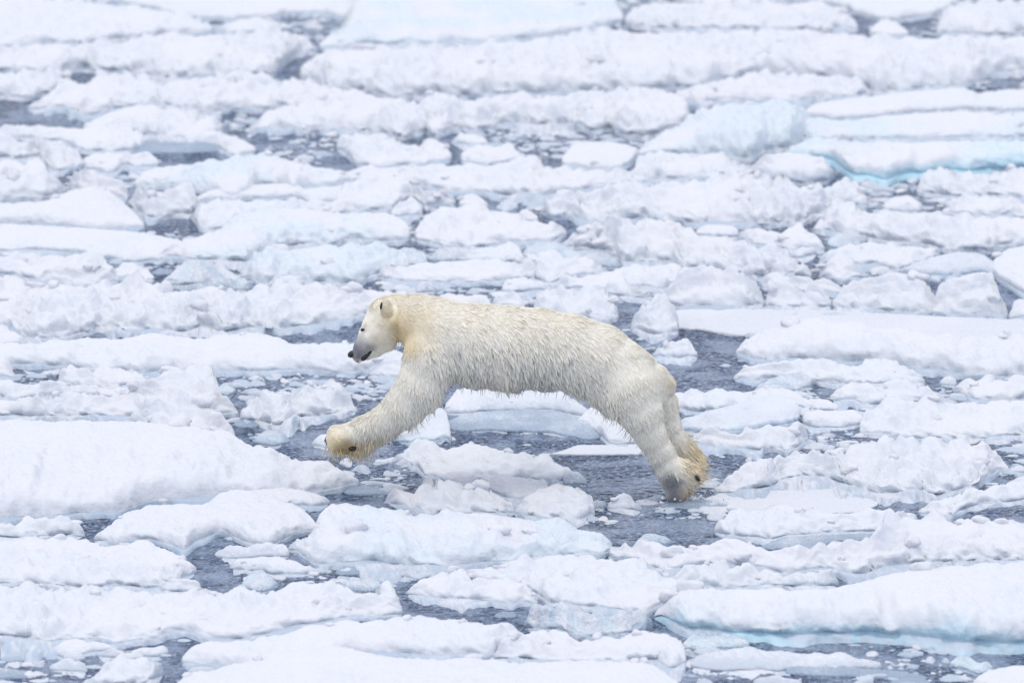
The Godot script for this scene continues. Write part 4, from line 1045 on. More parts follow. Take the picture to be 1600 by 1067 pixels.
	floe("ice_floe", "layered white floe with a ragged right end and two knobs before it", "ice floe", "lumpy", [-3.47, 6.44, .103, -3.25, 6.49, .103, -2.97, 6.46, .103, -2.82, 6.37, .103, -2.69, 6.49, .103, -2.54, 6.7, .103, -2.4, 6.61, .103, -2.36, 6.45, .103, -2.26, 6.61, .103, -2.17, 6.73, .102, -2.06, 6.84, .103, -1.98, 6.91, .047, -1.98, 6.97, .019], [-3.41, 7.3, -2.53, 7.43, -2.36, 7.41, -2.15, 7.46, -2.14, 7.48, -2.09, 7.39, -1.98, 7.01])
	floe("ice_fragment", "small round snow knob before the layered floe with a ragged end", "ice fragment", "chunk", [-2.83, 7.34, .039, -2.82, 7.28, .062, -2.78, 7.24, .062, -2.71, 7.36, .049], [-2.82, 7.39, -2.71, 7.41])
	floe("ice_fragment", "wide flat snow knob before the layered floe with a ragged end", "ice fragment", "chunk", [-2.19, 7.48, .045, -2.14, 7.42, .082, -2.04, 7.45, .082, -1.96, 7.46, .063, -1.92, 7.5, .021], [-2.16, 7.53, -2.04, 7.55, -1.92, 7.52])
	floe("ice_floe", "very wide rough floe spanning the lower left", "ice floe", "lumpy", [-3.39, 7.72, .116, -3.15, 7.76, .116, -2.84, 7.81, .116, -2.58, 7.87, .116, -2.32, 7.84, .116, -1.92, 7.92, .116, -1.63, 7.89, .116, -1.53, 7.97, .116, -1.42, 7.81, .116, -1.26, 7.68, .117, -1.14, 7.75, .117, -1.02, 7.89, .117, -.9, 7.94, .11, -.79, 7.89, .113, -.67, 7.93, .066], [-3.32, 8.7, -3.08, 8.65, -2.86, 8.68, -2.74, 8.74, -2.69, 8.71, -2.47, 8.75, -2.42, 8.81, -2.36, 8.9, -2.31, 8.77, -2.26, 8.75, -2.2, 8.77, -2.15, 8.76, -2.05, 8.57, -2, 8.53, -1.94, 8.58, -1.89, 8.67, -1.83, 8.7, -1.67, 8.7, -1.61, 8.68, -1.51, 8.58, -1.4, 8.52, -1.3, 8.39, -1.03, 8.19, -.98, 8.17, -.87, 8.2, -.67, 8.08])
	floe("ice_block", "upright square block on the right end of the wide rough floe", "ice block", "chunk", [-.85, 7.7, .075, -.84, 7.68, .122, -.75, 7.63, .121, -.71, 7.77, .121, -.7, 7.99, .092, -.67, 8.02, .058, -.67, 8.05, .031], [-.84, 7.79, -.81, 7.99, -.79, 8.13, -.67, 8.09])
	floe("ice_fragment", "greyish lump behind the wide rough floe in the lower left", "ice fragment", "glass", [-1.69, 7.35, .056, -1.62, 7.11, .068, -1.55, 7.17, .068, -1.5, 7.34, .068, -1.46, 7.32, .048], [-1.67, 7.46, -1.54, 7.52, -1.45, 7.41])
	floe("ice_fragment", "upper of the two thin rafts in the lower left channel", "ice fragment", "lumpy", [-1.89, 6.5, .022, -1.78, 6.43, .045, -1.57, 6.46, .045, -1.43, 6.43, .045, -1.41, 6.54, .04], [-1.88, 6.55, -1.78, 6.61, -1.5, 6.59, -1.45, 6.61, -1.41, 6.63])
	floe("ice_fragment", "lower of the two thin rafts in the lower left channel", "ice fragment", "lumpy", [-1.78, 6.84, .027, -1.73, 6.8, .055, -1.56, 6.8, .055, -1.48, 6.74, .055, -1.39, 6.85, .055, -1.31, 6.92, .037, -1.17, 6.97, .018], [-1.77, 6.9, -1.67, 6.99, -1.56, 6.98, -1.55, 7.01, -1.5, 7.05, -1.39, 7.01, -1.16, 7.01])
	floe("ice_fragment", "curved thin flake floating in the bottom left corner water", "ice fragment", "lumpy", [-2.78, 8.96, .021, -2.72, 8.84, .039, -2.62, 8.79, .039, -2.51, 8.84, .04, -2.36, 8.88, .023], [-2.76, 9.01, -2.67, 9.11, -2.66, 9.15, -2.62, 9.11, -2.57, 9.03, -2.51, 8.96, -2.36, 8.93])
	floe("ice_fragment", "tiny white cake under the curved flake", "ice fragment", "lumpy", [-2.68, 9.09, .021, -2.62, 9.01, .029, -2.55, 9.1, .029], [-2.67, 9.14, -2.58, 9.17, -2.55, 9.16])
	floe("ice_fragment", "small white cake left of the bottom cluster", "ice fragment", "lumpy", [-2.75, 9.34, .024, -2.67, 9.25, .037, -2.59, 9.27, .037, -2.53, 9.38, .036], [-2.73, 9.39, -2.54, 9.42, -2.52, 9.49])
	floe("ice_fragment", "wispy flat raft above the bottom cluster", "ice fragment", "lumpy", [-2.49, 9.02, .024, -2.38, 9.03, .035, -2.26, 9.01, .024, -2.22, 8.96, .037, -2.14, 8.99, .037, -2.12, 8.88, .037, -2.06, 8.94, .023], [-2.48, 9.08, -2.39, 9.11, -2.24, 9.06, -2.13, 9.09, -2.08, 9.03, -2.06, 8.99])
	floe("ice_block", "cluster of rounded cakes at the bottom left", "ice block", "lumpy", [-2.53, 9.73, .042, -2.43, 9.63, .091, -2.35, 9.53, .116, -2.3, 9.4, .116, -2.2, 9.45, .116, -2.12, 9.45, .096, -2.07, 9.44, .045], [-2.52, 9.82, -2.28, 9.84, -2.16, 9.77, -2.06, 9.54])
	floe("slush_plate", "grey slush on the bottom left corner water", "slush plate", "slush", [-3.19, 9.42, .02, -3.04, 9.39, .021, -2.92, 9.44, .02, -2.83, 9.49, .012], [-3.18, 9.56, -3.02, 9.59, -2.83, 9.58])
	floe("ice_floe", "bottom floe with a bluish overhung front and saw toothed rear edge", "ice floe", "soft", [-1.97, 9.19, .053, -1.94, 9.09, .091, -1.84, 9.07, .106, -1.57, 9.1, .113, -1.51, 9.03, .129, -1.42, 9.03, .129, -1.31, 8.89, .129, -1.21, 8.73, .129, -1.1, 8.73, .13, -1, 8.63, .13, -.85, 8.69, .13, -.7, 8.58, .13, -.6, 8.53, .13, -.52, 8.61, .13, -.41, 8.58, .13, -.31, 8.63, .13, -.19, 8.74, .13, -.08, 8.66, .123, 0, 8.56, .084, .1, 8.58, .021], [-1.94, 9.34, -1.86, 9.38, -1.85, 9.36, -1.52, 9.42, -1.22, 9.35, -.96, 9.09, -.8, 9.06, -.15, 9.14, -.13, 9.16, -.1, 9.09, -.05, 8.91, -.04, 8.85, .1, 8.64])
	floe("ice_floe", "broad snow floe cut off by the bottom border", "ice floe", "soft", [-2.01, 10.01, .107, -1.92, 9.74, .111, -1.8, 9.77, .111, -1.62, 9.59, .111, -1.4, 9.38, .111, -1.11, 9.17, .111, -.99, 9.18, .111, -.93, 9.29, .111, -.76, 9.41, .111, -.61, 9.5, .111, -.42, 9.5, .111, -.15, 9.53, .111, .11, 9.59, .111, .3, 9.52, .111, .6, 9.55, .111, .83, 9.55, .112, .9, 9.73, .112, 1.02, 9.92, .088], [-2, 10.3, -1.11, 10.58, 0, 10.58, 1.01, 10.16])
	floe("ice_floe", "knobbly double hump floe near the bottom middle", "ice floe", "lumpy", [-.12, 9.11, .018, -.09, 9.01, .064, -.03, 8.98, .084, .06, 8.96, .105, .13, 8.88, .111, .23, 8.85, .111, .34, 8.88, .111, .36, 9.04, .111, .41, 9.05, .102, .45, 8.98, .111, .49, 9.03, .103, .57, 8.93, .111, .64, 9, .102, .69, 8.91, .111, .81, 8.83, .112, 1, 8.88, .111, 1.03, 9.09, .111, 1.04, 9.18, .081], [-.12, 9.14, .12, 9.2, .28, 9.31, .71, 9.21, .85, 9.21, .92, 9.38, .92, 9.41, .97, 9.42, 1.03, 9.36])
	floe("ice_block", "glassy jagged lump of clear ice near the bottom middle", "ice block", "glass", [.07, 8.35, .062, .14, 8.29, .106, .26, 8.3, .107, .27, 8.2, .133, .37, 8.26, .133, .46, 8.42, .124, .55, 8.39, .131, .7, 8.35, .133, .8, 8.36, .088, .86, 8.43, .02], [.08, 8.47, .15, 8.49, .17, 8.48, .3, 8.51, .37, 8.67, .69, 8.61, .86, 8.46])
	floe("ice_floe", "oval white floe left of the glassy lump", "ice floe", "lumpy", [-.66, 7.5, .022, -.57, 7.44, .076, -.45, 7.3, .095, -.31, 7.27, .095, -.22, 7.54, .093, -.12, 7.5, .095, .02, 7.5, .095, .12, 7.65, .076, .16, 7.74, .053], [-.65, 7.55, -.45, 7.69, -.12, 7.77, -.01, 7.89, .05, 7.85, .06, 7.8, .1, 7.81, .16, 7.86])
	floe("ice_floe", "rough floe between the pale blue faced floe and the glassy lump", "ice floe", "lumpy", [-.32, 7.05, .054, -.12, 7.08, .076, .08, 6.99, .082, .2, 6.87, .082, .3, 6.84, .081, .46, 6.81, .081, .55, 6.93, .081, .66, 6.96, .081, .78, 6.99, .081, .83, 7.04, .081, .9, 7.27, .081, .98, 7.19, .081, 1.05, 7.4, .082], [-.31, 7.17, -.05, 7.29, .12, 7.45, .17, 7.58, .21, 7.74, .22, 7.81, .33, 7.84, .43, 7.95, .63, 7.93, .72, 7.97, .77, 8.03, .83, 8.13, .88, 7.97, .94, 7.84, 1.04, 7.68])
	floe("slush_plate", "small white slush cake in the dark lower channel", "slush plate", "slush", [-.11, 8.08, .01, -.06, 8.02, .016, .03, 8.03, .015], [-.1, 8.15, .03, 8.14])
	floe("ice_fragment", "strip of brash behind the oval white floe", "ice fragment", "lumpy", [-.81, 7.1, .03, -.71, 6.93, .03, -.57, 6.87, .03, -.45, 6.97, .027], [-.8, 7.19, -.71, 7.12, -.65, 7.11, -.6, 7.19, -.49, 7.06, -.45, 7.03])
	floe("ice_fragment", "dull clear chunk left of the brash strip", "ice fragment", "glass", [-1.08, 7.34, .038, -.95, 7.33, .055, -.83, 7.29, .055, -.81, 7.4, .042], [-1.07, 7.41, -.93, 7.53, -.81, 7.48])
	floe("slush_plate", "crumbs of brash in the narrow channel under the blue faced floe", "slush plate", "slush", [-1.11, 6.94, .013, -1.03, 6.85, .025, -.91, 6.96, .011], [-1.1, 7.05, -.9, 7.05])
	floe("ice_slab", "steep blue grey slab of wet ice behind the bear's foreleg", "ice slab", "bluegrey", [-.81, 3.25, .023, -.68, 3.16, .125, -.54, 2.64, .125, -.47, 2.46, .125, -.42, 2.66, .125, -.42, 2.9, .125, -.44, 3.3, .125, -.41, 3.38, .067], [-.8, 3.28, -.7, 3.38, -.64, 3.38, -.62, 3.37, -.41, 3.47])
	floe("ice_floe", "white floe seen under the bear's belly", "ice floe", "lumpy", [-.47, 2.01, .051, -.36, 1.74, .051, -.12, 1.8, .051, .08, 1.86, .051, .39, 2.01, .051, .53, 2.27, .051], [-.45, 2.59, -.23, 2.38, .27, 2.33, .4, 2.45, .53, 2.63])
	floe("slush_plate", "spread of grey brash ice under the bear's belly", "slush plate", "slush", [-.48, 2.73, .03, -.25, 2.48, .032, .01, 2.41, .031, .26, 2.39, .031, .45, 2.61, .031, .68, 3.03, .022], [-.47, 2.99, -.25, 2.95, .03, 3, .26, 3, .51, 3.28, .68, 3.22])
	floe("ice_floe", "white point of ice against the bear's thigh", "ice floe", "lumpy", [.45, 2.66, .065, .55, 2.46, .076, .64, 2.62, .075, .74, 2.85, .075, .87, 3.31, .036], [.51, 2.82, .55, 2.91, .6, 3.12, .66, 3.39, .75, 3.41, .87, 3.39])
	floe("ice_floe", "knife thin flat floe in front of the bear's hind leg", "ice floe", "flat", [.26, 3.68, .002, .38, 3.55, .015, .45, 3.43, .015, .63, 3.44, .015, .9, 3.41, .015], [.26, 3.69, .5, 3.71, .9, 3.71])
	floe("ice_floe", "raft of crisp snow in the water beneath the bear", "ice floe", "lumpy", [-.81, 3.89, .021, -.74, 3.83, .067, -.65, 3.66, .092, -.57, 3.69, .092, -.45, 3.83, .091, -.37, 3.83, .091, -.27, 3.67, .091, -.14, 3.83, .091, -.09, 3.94, .092, .05, 3.99, .092, .13, 3.91, .092, .17, 4.1, .092, .28, 4.13, .091, .31, 4.28, .089, .44, 4.27, .028], [-.81, 3.94, -.71, 4.01, -.65, 4.16, -.57, 4.39, -.53, 4.37, -.47, 4.44, -.45, 4.54, -.4, 4.58, -.29, 4.58, -.26, 4.56, -.23, 4.48, -.19, 4.46, -.17, 4.51, -.05, 4.42, .13, 4.42, .19, 4.45, .25, 4.54, .37, 4.45, .44, 4.34])
	floe("ice_fragment", "clear grey chunk at the right end of the crisp raft", "ice fragment", "glass", [.33, 4.52, .035, .37, 4.46, .067, .44, 4.43, .067, .5, 4.53, .037], [.33, 4.59, .41, 4.61, .5, 4.6])
	floe("ice_block", "wedge of ice between the crisp raft and the round lump", "ice block", "lumpy", [-.26, 4.59, .017, -.17, 4.58, .071, -.07, 4.62, .085, .08, 4.69, .084, .19, 4.72, .084, .21, 4.59, .085, .24, 4.72, .085, .25, 4.83, .053], [-.24, 4.63, .03, 5.06, .25, 4.95])
	floe("ice_block", "big round lump with a grey wet underside beneath the bear", "ice block", "chunk", [.02, 5.37, .058, .08, 5.33, .127, .19, 5.13, .131, .26, 5.08, .131, .31, 4.92, .131, .34, 5.08, .131, .46, 5.1, .131, .53, 5.13, .131, .53, 5.39, .131, .54, 5.47, .075], [.03, 5.44, .35, 5.71, .36, 5.73, .41, 5.75, .47, 5.72, .54, 5.56])
	floe("ice_floe", "white floe with an upright tooth of ice on it", "ice floe", "lumpy", [-.84, 5.07, .02, -.75, 5.02, .081, -.63, 5.16, .09, -.59, 4.91, .122, -.54, 4.84, .122, -.51, 4.88, .122, -.5, 5.12, .122, -.35, 5.04, .122, -.15, 5.1, .122, -.09, 5.22, .09, .01, 5.28, .067, .02, 5.38, .025], [-.82, 5.12, -.59, 5.41, .02, 5.44])
	floe("ice_fragment", "small pyramid of snow alone before the hind paw", "ice fragment", "chunk", [.62, 5.24, .042, .68, 5.2, .086, .74, 5.14, .086, .78, 5.25, .067, .85, 5.29, .022], [.63, 5.29, .74, 5.33, .85, 5.32])
	floe("ice_fragment", "small grey chunk left of the snow pyramid", "ice fragment", "glass", [.51, 5.22, .027, .55, 5.12, .043, .62, 5.21, .031], [.51, 5.27, .62, 5.27])
	floe("ice_fragment", "low clear hump in the dark water under the hind paw", "ice fragment", "glass", [.79, 6.21, .027, .87, 6.06, .042, .95, 6.12, .042, 1.03, 6.2, .021], [.79, 6.26, 1.03, 6.24])
	floe("slush_plate", "thin wet plate where the hind paw pushes off", "slush plate", "slush", [.97, 5.16, .009, 1.08, 5.08, .015, 1.25, 5.04, .015, 1.42, 5.08, .015], [.98, 5.24, 1.16, 5.27, 1.42, 5.26])
	floe("ice_floe", "thick rounded white floe above the middle of the bear's back", "ice floe", "lumpy", [-.76, -4.11, .117, -.7, -4.42, .117, -.53, -4.74, .117, -.46, -4.6, .117, -.26, -4.74, .117, -.15, -4.42, .117, .05, -4.37, .118, .09, -4.1, .118, .22, -4.01, .101, .34, -4.06, .118, .44, -4.13, .079, .43, -4.02, .04], [-.74, -3.43, -.64, -3.51, -.55, -3.45, -.5, -3.46, -.35, -3.4, -.13, -3.52, -.01, -3.61, .07, -3.59, .13, -3.68, .2, -3.74, .35, -3.68, .43, -3.91])
	floe("ice_block", "tilted white block behind the thick rounded floe", "ice block", "chunk", [-.98, -4.78, .075, -.89, -4.9, .111, -.78, -5.09, .111, -.7, -4.86, .086, -.71, -4.78, .031], [-.97, -4.67, -.71, -4.73])
	floe("ice_fragment", "slushy white scrap in the middle lead", "ice fragment", "lumpy", [.05, -4.75, .037, .1, -4.85, .051, .17, -4.76, .051, .21, -4.65, .048], [.06, -4.64, .21, -4.51])
	floe("ice_slab", "dull grey slab behind the long white loaf, the longer one", "ice slab", "glass", [-.98, -2.92, .052, -.82, -3.19, .083, -.66, -2.98, .083, -.64, -2.82, .028], [-.95, -2.8, -.64, -2.76])
	floe("ice_slab", "dull grey slab behind the long white loaf, the shorter one", "ice slab", "glass", [-.65, -2.98, .057, -.52, -3.19, .075, -.41, -3.07, .073, -.39, -2.95, .02], [-.64, -2.84, -.39, -2.9])
	floe("ice_block", "row of blocks ending in a round ball behind the long white loaf", "ice block", "chunk", [-.43, -3.01, .076, -.3, -3.06, .083, -.13, -3.15, .083, -.05, -3.36, .083, .05, -3.32, .083, .09, -2.96, .083], [-.41, -2.9, -.16, -2.86, -.02, -2.88, .09, -2.84])
	floe("ice_floe", "long white loaf of snow above the bear's shoulder", "ice floe", "lumpy", [-1.03, -2.36, .03, -.99, -2.5, .093, -.85, -2.38, .083, -.62, -2.44, .106, -.44, -2.44, .106, -.31, -2.52, .106, -.13, -2.56, .106, 0, -2.45, .096, .18, -2.41, .087, .23, -2.26, .038], [-1.02, -2.28, -.77, -2.1, -.34, -2.04, -.1, -2.12, .05, -2.22, .23, -2.15])
	floe("ice_slab", "bluish slab tucked behind the triangular white floe", "ice slab", "glass", [.08, -3.19, .066, .12, -3.45, .066, .37, -3.45, .066, .45, -3.14, .066, .78, -2.97, .066, .84, -2.77, .039], [.1, -2.83, .14, -2.77, .21, -2.75, .28, -2.86, .35, -2.92, .48, -2.84, .62, -2.61, .83, -2.68])
	floe("ice_floe", "triangular white floe with a tapering right end", "ice floe", "lumpy", [.05, -2.78, .055, .12, -2.86, .107, .22, -2.77, .106, .28, -2.86, .106, .41, -2.6, .106, .51, -2.69, .107, .61, -2.62, .069, .73, -2.62, .023], [.06, -2.63, .1, -2.38, .17, -2.2, .3, -2.02, .37, -2.18, .73, -2.56])
	floe("ice_fragment", "little white floe at the end of the long loaf", "ice fragment", "lumpy", [-.08, -1.85, .054, -.03, -2.06, .065, .11, -1.98, .065, .21, -1.95, .054, .31, -1.92, .032], [-.07, -1.71, .31, -1.84])
	floe("ice_floe", "wide bumpy floe above the bear's rump", "ice floe", "lumpy", [.38, -3.66, .026, .45, -3.68, .068, .57, -3.71, .127, .67, -3.69, .147, .75, -3.71, .179, .84, -3.47, .21, .99, -3.49, .221, 1.05, -3.7, .221, 1.29, -3.55, .22, 1.45, -3.12, .177, 1.72, -2.95, .192, 1.81, -2.84, .167, 2.06, -2.7, .16, 2.15, -2.6, .114, 2.28, -2.44, .057], [.4, -3.58, .44, -3.5, .55, -3.38, .71, -3.24, .78, -3.16, .79, -3.05, .84, -2.85, .91, -2.8, .98, -2.84, 1.05, -2.8, 1.12, -2.81, 1.19, -2.86, 1.26, -2.78, 1.27, -2.62, 1.32, -2.58, 1.39, -2.64, 1.46, -2.63, 1.61, -2.45, 1.79, -2.38, 1.89, -2.19, 1.92, -2.28, 1.99, -2.31, 2.06, -2.24, 2.14, -2.29, 2.27, -2.29])
	floe("ice_floe", "low rough floe behind the hummock chain over the rump", "ice floe", "lumpy", [.3, -1.96, .026, .41, -2.03, .055, .6, -2.07, .08, .72, -2.21, .081, .85, -2.39, .081, .97, -2.52, .081, 1.1, -2.39, .081, 1.21, -2.64, .081, 1.31, -2.73, .082], [.33, -1.89, .63, -1.85, .77, -1.76, .91, -1.93, 1.04, -1.88, 1.11, -1.81, 1.17, -1.83, 1.29, -2.02])
	floe("ice_floe", "white mound rising just behind the bear's rump", "ice floe", "lumpy", [.15, -1.14, .063, .21, -1.25, .115, .31, -1.39, .128, .4, -1.27, .127, .52, -1.35, .127, .68, -1.31, .127, .75, -1.11, .127, .79, -.91, .094], [.17, -.98, .43, -.74, .79, -.66])
	floe("ice_block", "grey edged boulder between the rump mound and the tall hummock", "ice block", "chunk", [.68, -1.7, .047, .73, -1.9, .097, .86, -1.94, .097, .88, -1.61, .09, 1.05, -1.54, .052], [.69, -1.64, .88, -1.49, 1.05, -1.47])
	floe("ice_block", "lump half hidden behind the bear's hip", "ice block", "chunk", [.87, -.46, .087, .94, -.49, .168, 1.01, -.52, .233, 1.13, -.76, .233, 1.22, -.41, .233, 1.22, -.23, .127], [.88, -.35, 1.03, -.12, 1.11, -.13, 1.17, -.06, 1.22, -.06])
	floe("ice_floe", "white ice showing over the middle of the bear's spine", "ice floe", "lumpy", [-.56, -1.42, .047, -.5, -1.49, .064, -.37, -1.41, .064, -.22, -1.34, .064, -.14, -1.25, .045], [-.53, -1.29, -.14, -1.13])
	floe("ice_fragment", "two little peaks just over the bear's spine", "ice fragment", "chunk", [-.15, -1.2, .051, -.1, -1.3, .096, -.02, -1.26, .096, .03, -1.34, .096, .1, -1.17, .046], [-.13, -1.13, .1, -1.11])
	floe("ice_fragment", "smooth white hump over the bear's neck", "ice fragment", "chunk", [-.73, -1.77, .028, -.7, -1.82, .064, -.62, -1.84, .069, -.57, -1.78, .027], [-.72, -1.73, -.57, -1.75])
	floe("ice_floe", "rough floe with a round headed lump in the right middle", "ice floe", "lumpy", [1.77, -3.9, .057, 1.86, -3.87, .097, 1.97, -3.78, .098, 2.1, -3.68, .092, 2.16, -3.81, .109, 2.27, -3.94, .109, 2.29, -3.69, .099, 2.37, -3.67, .086, 2.43, -3.46, .037], [1.8, -3.75, 1.86, -3.55, 2.04, -3.48, 2.09, -3.42, 2.11, -3.33, 2.17, -3.27, 2.3, -3.44, 2.39, -3.43, 2.43, -3.36])
	floe("ice_fragment", "small floe left of the round headed lump", "ice fragment", "lumpy", [1.44, -4.06, .052, 1.56, -4.16, .068, 1.77, -4.07, .068, 1.78, -3.97, .047], [1.47, -3.92, 1.77, -3.84])
	floe("ice_fragment", "tiny white sliver in the right middle pool", "ice fragment", "lumpy", [2.17, -3.2, .042, 2.24, -3.35, .042, 2.36, -3.31, .032], [2.17, -3.08, 2.21, -3.07, 2.35, -3.22])
	floe("ice_fragment", "grey smooth fragment under the thick level floe", "ice fragment", "glass", [2.45, -3.63, .067, 2.55, -3.85, .067, 2.64, -3.72, .067, 2.76, -3.62, .03], [2.46, -3.45, 2.5, -3.44, 2.57, -3.29, 2.62, -3.22, 2.64, -3.39, 2.72, -3.53, 2.76, -3.55])
	floe("ice_floe", "thin cracked floe right of the middle pool", "ice floe", "lumpy", [2.36, -2.9, .059, 2.49, -3.2, .075, 2.71, -3.33, .074, 2.8, -3.42, .075, 2.95, -3.25, .074, 3.31, -3.24, .06], [2.37, -2.74, 2.41, -2.87, 2.48, -2.93, 2.55, -2.91, 2.68, -2.76, 2.75, -2.8, 2.77, -2.86, 2.82, -2.77, 2.88, -2.6, 2.94, -2.48, 3.02, -2.7, 3.1, -2.86, 3.3, -3.07])
	floe("ice_block", "sharp white peak beside the tilted grey slab", "ice block", "chunk", [2.33, -2.34, .049, 2.4, -2.4, .134, 2.54, -2.56, .155, 2.61, -2.37, .123, 2.63, -2.34, .087, 2.71, -2.34, .045, 2.73, -2.32, .023], [2.35, -2.27, 2.45, -2.14, 2.48, -2.06, 2.66, -2.26, 2.73, -2.29])
	floe("ice_slab", "tilted flat grey slab right of the sharp peak", "ice slab", "bluegrey", [2.94, -2.45, .039, 3.17, -2.62, .099, 3.42, -2.91, .099, 3.63, -2.83, .099, 3.71, -2.74, .098, 3.69, -2.25, .088], [2.97, -2.4, 3.07, -2.4, 3.07, -2.38, 3.21, -2.37, 3.27, -2.32, 3.32, -2.33, 3.34, -2.36, 3.56, -2.46, 3.62, -2.36, 3.68, -2.13])
	floe("ice_floe", "smooth white floe at the right border behind the hummocks", "ice floe", "soft", [3.72, -3.07, .098, 3.95, -3.13, .097, 4.25, -3.17, .097], [3.66, -1.86, 3.69, -1.78, 3.76, -1.76, 3.84, -1.57, 3.95, -1.63, 4.02, -1.7, 4.14, -1.73])
	floe("ice_block", "massive rounded snow hummock right of the rump", "ice block", "chunk", [1.14, -1.3, .14, 1.21, -1.41, .217, 1.34, -1.52, .241, 1.49, -1.62, .241, 1.7, -1.49, .241, 1.81, -1.43, .213, 1.87, -1.34, .148, 1.88, -1.25, .084], [1.16, -1.11, 1.88, -1.14])
	floe("ice_block", "low lump chain behind the two small boulders", "ice block", "chunk", [1.88, -1.97, .074, 2.01, -2.04, .098, 2.16, -1.84, .097, 2.37, -1.83, .097, 2.49, -1.72, .068], [1.9, -1.87, 2.16, -1.71, 2.48, -1.63])
	floe("ice_block", "two small snow boulders beside the massive hummock", "ice block", "chunk", [1.89, -1.26, .091, 1.93, -1.34, .149, 2.02, -1.44, .152, 2.11, -1.32, .152, 2.14, -1.26, .112, 2.24, -1.3, .149, 2.33, -1.26, .131, 2.38, -1.2, .088], [1.89, -1.14, 2.38, -1.08])
	floe("ice_block", "wide double domed hummock in the right middle", "ice block", "chunk", [2.37, -1.17, .069, 2.46, -1.28, .161, 2.57, -1.31, .204, 2.73, -1.29, .224, 2.81, -1.49, .224, 2.92, -1.37, .224, 3.05, -1.41, .224, 3.13, -1.16, .202, 3.15, -1.07, .139], [2.39, -1.08, 3.14, -.88])
	floe("ice_block", "tallest hummock on the right with a peaked top", "ice block", "chunk", [3.1, -.97, .07, 3.16, -1.13, .192, 3.23, -1.19, .245, 3.37, -1.18, .255, 3.48, -1.22, .271, 3.52, -1.34, .271, 3.58, -1.14, .254, 3.63, -1.01, .167, 3.67, -.87, .072], [3.11, -.87, 3.66, -.78])
	floe("ice_block", "white lump on the right border below the tallest hummock", "ice block", "chunk", [3.67, -.85, .062, 3.75, -1.04, .112, 3.8, -1.08, .112, 3.99, -1.12, .111], [3.67, -.76, 3.97, -.75])
	floe("ice_floe", "level snow field in front of the row of hummocks", "ice floe", "flat", [1.06, -1.03, .022, 1.23, -1.06, .022, 1.88, -1.08, .022, 2.51, -1, .022, 2.83, -.89, .022, 3.3, -.77, .022, 3.77, -.69, .022, 4.06, -.69, .022], [1.05, -.47, 1.22, -.42, 1.38, -.39, 1.53, -.24, 1.67, -.16, 2.15, -.03, 2.77, .12, 3.98, .27])
	floe("ice_floe", "long high snow bank behind the dark pool on the right", "ice floe", "soft", [1.62, .45, .046, 1.65, .31, .104, 1.76, .31, .151, 1.99, .17, .161, 2.1, .1, .186, 2.21, -.06, .201, 2.27, .13, .192, 2.46, .16, .199, 2.52, .13, .201, 2.59, .25, .169, 2.76, .27, .175, 2.9, .38, .19, 2.95, .51, .176, 3.21, .64, .189, 3.67, .67, .196, 3.95, .68, .197], [1.61, .61, 1.73, .82, 1.97, .7, 2.1, .73, 2.48, .85, 2.66, .78, 2.85, 1, 2.91, 1.09, 3.03, 1.14, 3.21, 1.32, 3.9, 1.33])
	floe("ice_floe", "snow floe with a notch in its face, right of the dark pool", "ice floe", "chunk", [1.57, 1.29, .031, 1.68, 1.23, .095, 1.79, 1.22, .107, 2.04, 1.14, .107, 2.15, 1.03, .107, 2.22, 1.18, .107, 2.46, 1.25, .107, 2.52, 1.07, .107, 2.63, 1, .107, 2.72, 1.14, .107, 2.83, 1.36, .107, 2.92, 1.46, .063], [1.58, 1.33, 1.67, 1.35, 1.74, 1.43, 1.87, 1.32, 2.12, 1.4, 2.18, 1.47, 2.3, 1.54, 2.43, 1.51, 2.91, 1.54])
	floe("ice_fragment", "grey wet fragment under the notched floe", "ice fragment", "glass", [1.7, 1.71, .034, 1.83, 1.55, .083, 2.03, 1.36, .083, 2.11, 1.43, .084, 2.12, 1.54, .037], [1.72, 1.78, 1.75, 1.85, 1.82, 1.87, 1.92, 1.83, 2.08, 1.65, 2.12, 1.62])
	floe("ice_floe", "low white floe pointing right below the notched floe", "ice floe", "lumpy", [2.22, 1.91, .028, 2.32, 1.81, .08, 2.39, 1.75, .09, 2.52, 1.89, .09, 2.62, 1.82, .09, 2.76, 1.79, .09, 2.9, 1.89, .082, 3, 1.99, .043, 3.11, 2.06, .015], [2.22, 1.98, 2.38, 2.03, 2.44, 2.12, 2.43, 2.21, 2.49, 2.21, 2.69, 2.1, 3.1, 2.1])
	floe("ice_fragment", "small ball of ice in the gap on the right", "ice fragment", "chunk", [3.02, 1.46, .026, 3.07, 1.33, .046, 3.14, 1.48, .043], [3.02, 1.49, 3.06, 1.49, 3.13, 1.54])
	floe("ice_floe", "crumbly floe at the right border below the high bank", "ice floe", "lumpy", [3.1, 1.66, .025, 3.19, 1.71, .081, 3.29, 1.68, .105, 3.36, 1.63, .105, 3.4, 1.77, .102, 3.6, 1.68, .106, 3.87, 1.68, .105], [3.11, 1.72, 3.19, 1.96, 3.24, 2.06, 3.31, 2.07, 3.38, 2.03, 3.84, 2.05])
	floe("ice_floe", "floe behind the glassy tilted slab by the hind leg", "ice floe", "lumpy", [1.1, 2, .075, 1.31, 2, .075, 1.47, 1.93, .075, 1.7, 2.03, .075, 1.84, 1.96, .075, 1.92, 1.89, .075, 2.01, 2, .075, 2.02, 2.12, .056, 2.12, 2.18, .054, 2.24, 2.19, .056, 2.27, 2.25, .031], [1.1, 2.25, 1.13, 2.26, 1.25, 2.41, 1.31, 2.4, 1.38, 2.34, 1.63, 2.38, 2, 2.25, 2.12, 2.33, 2.27, 2.33])
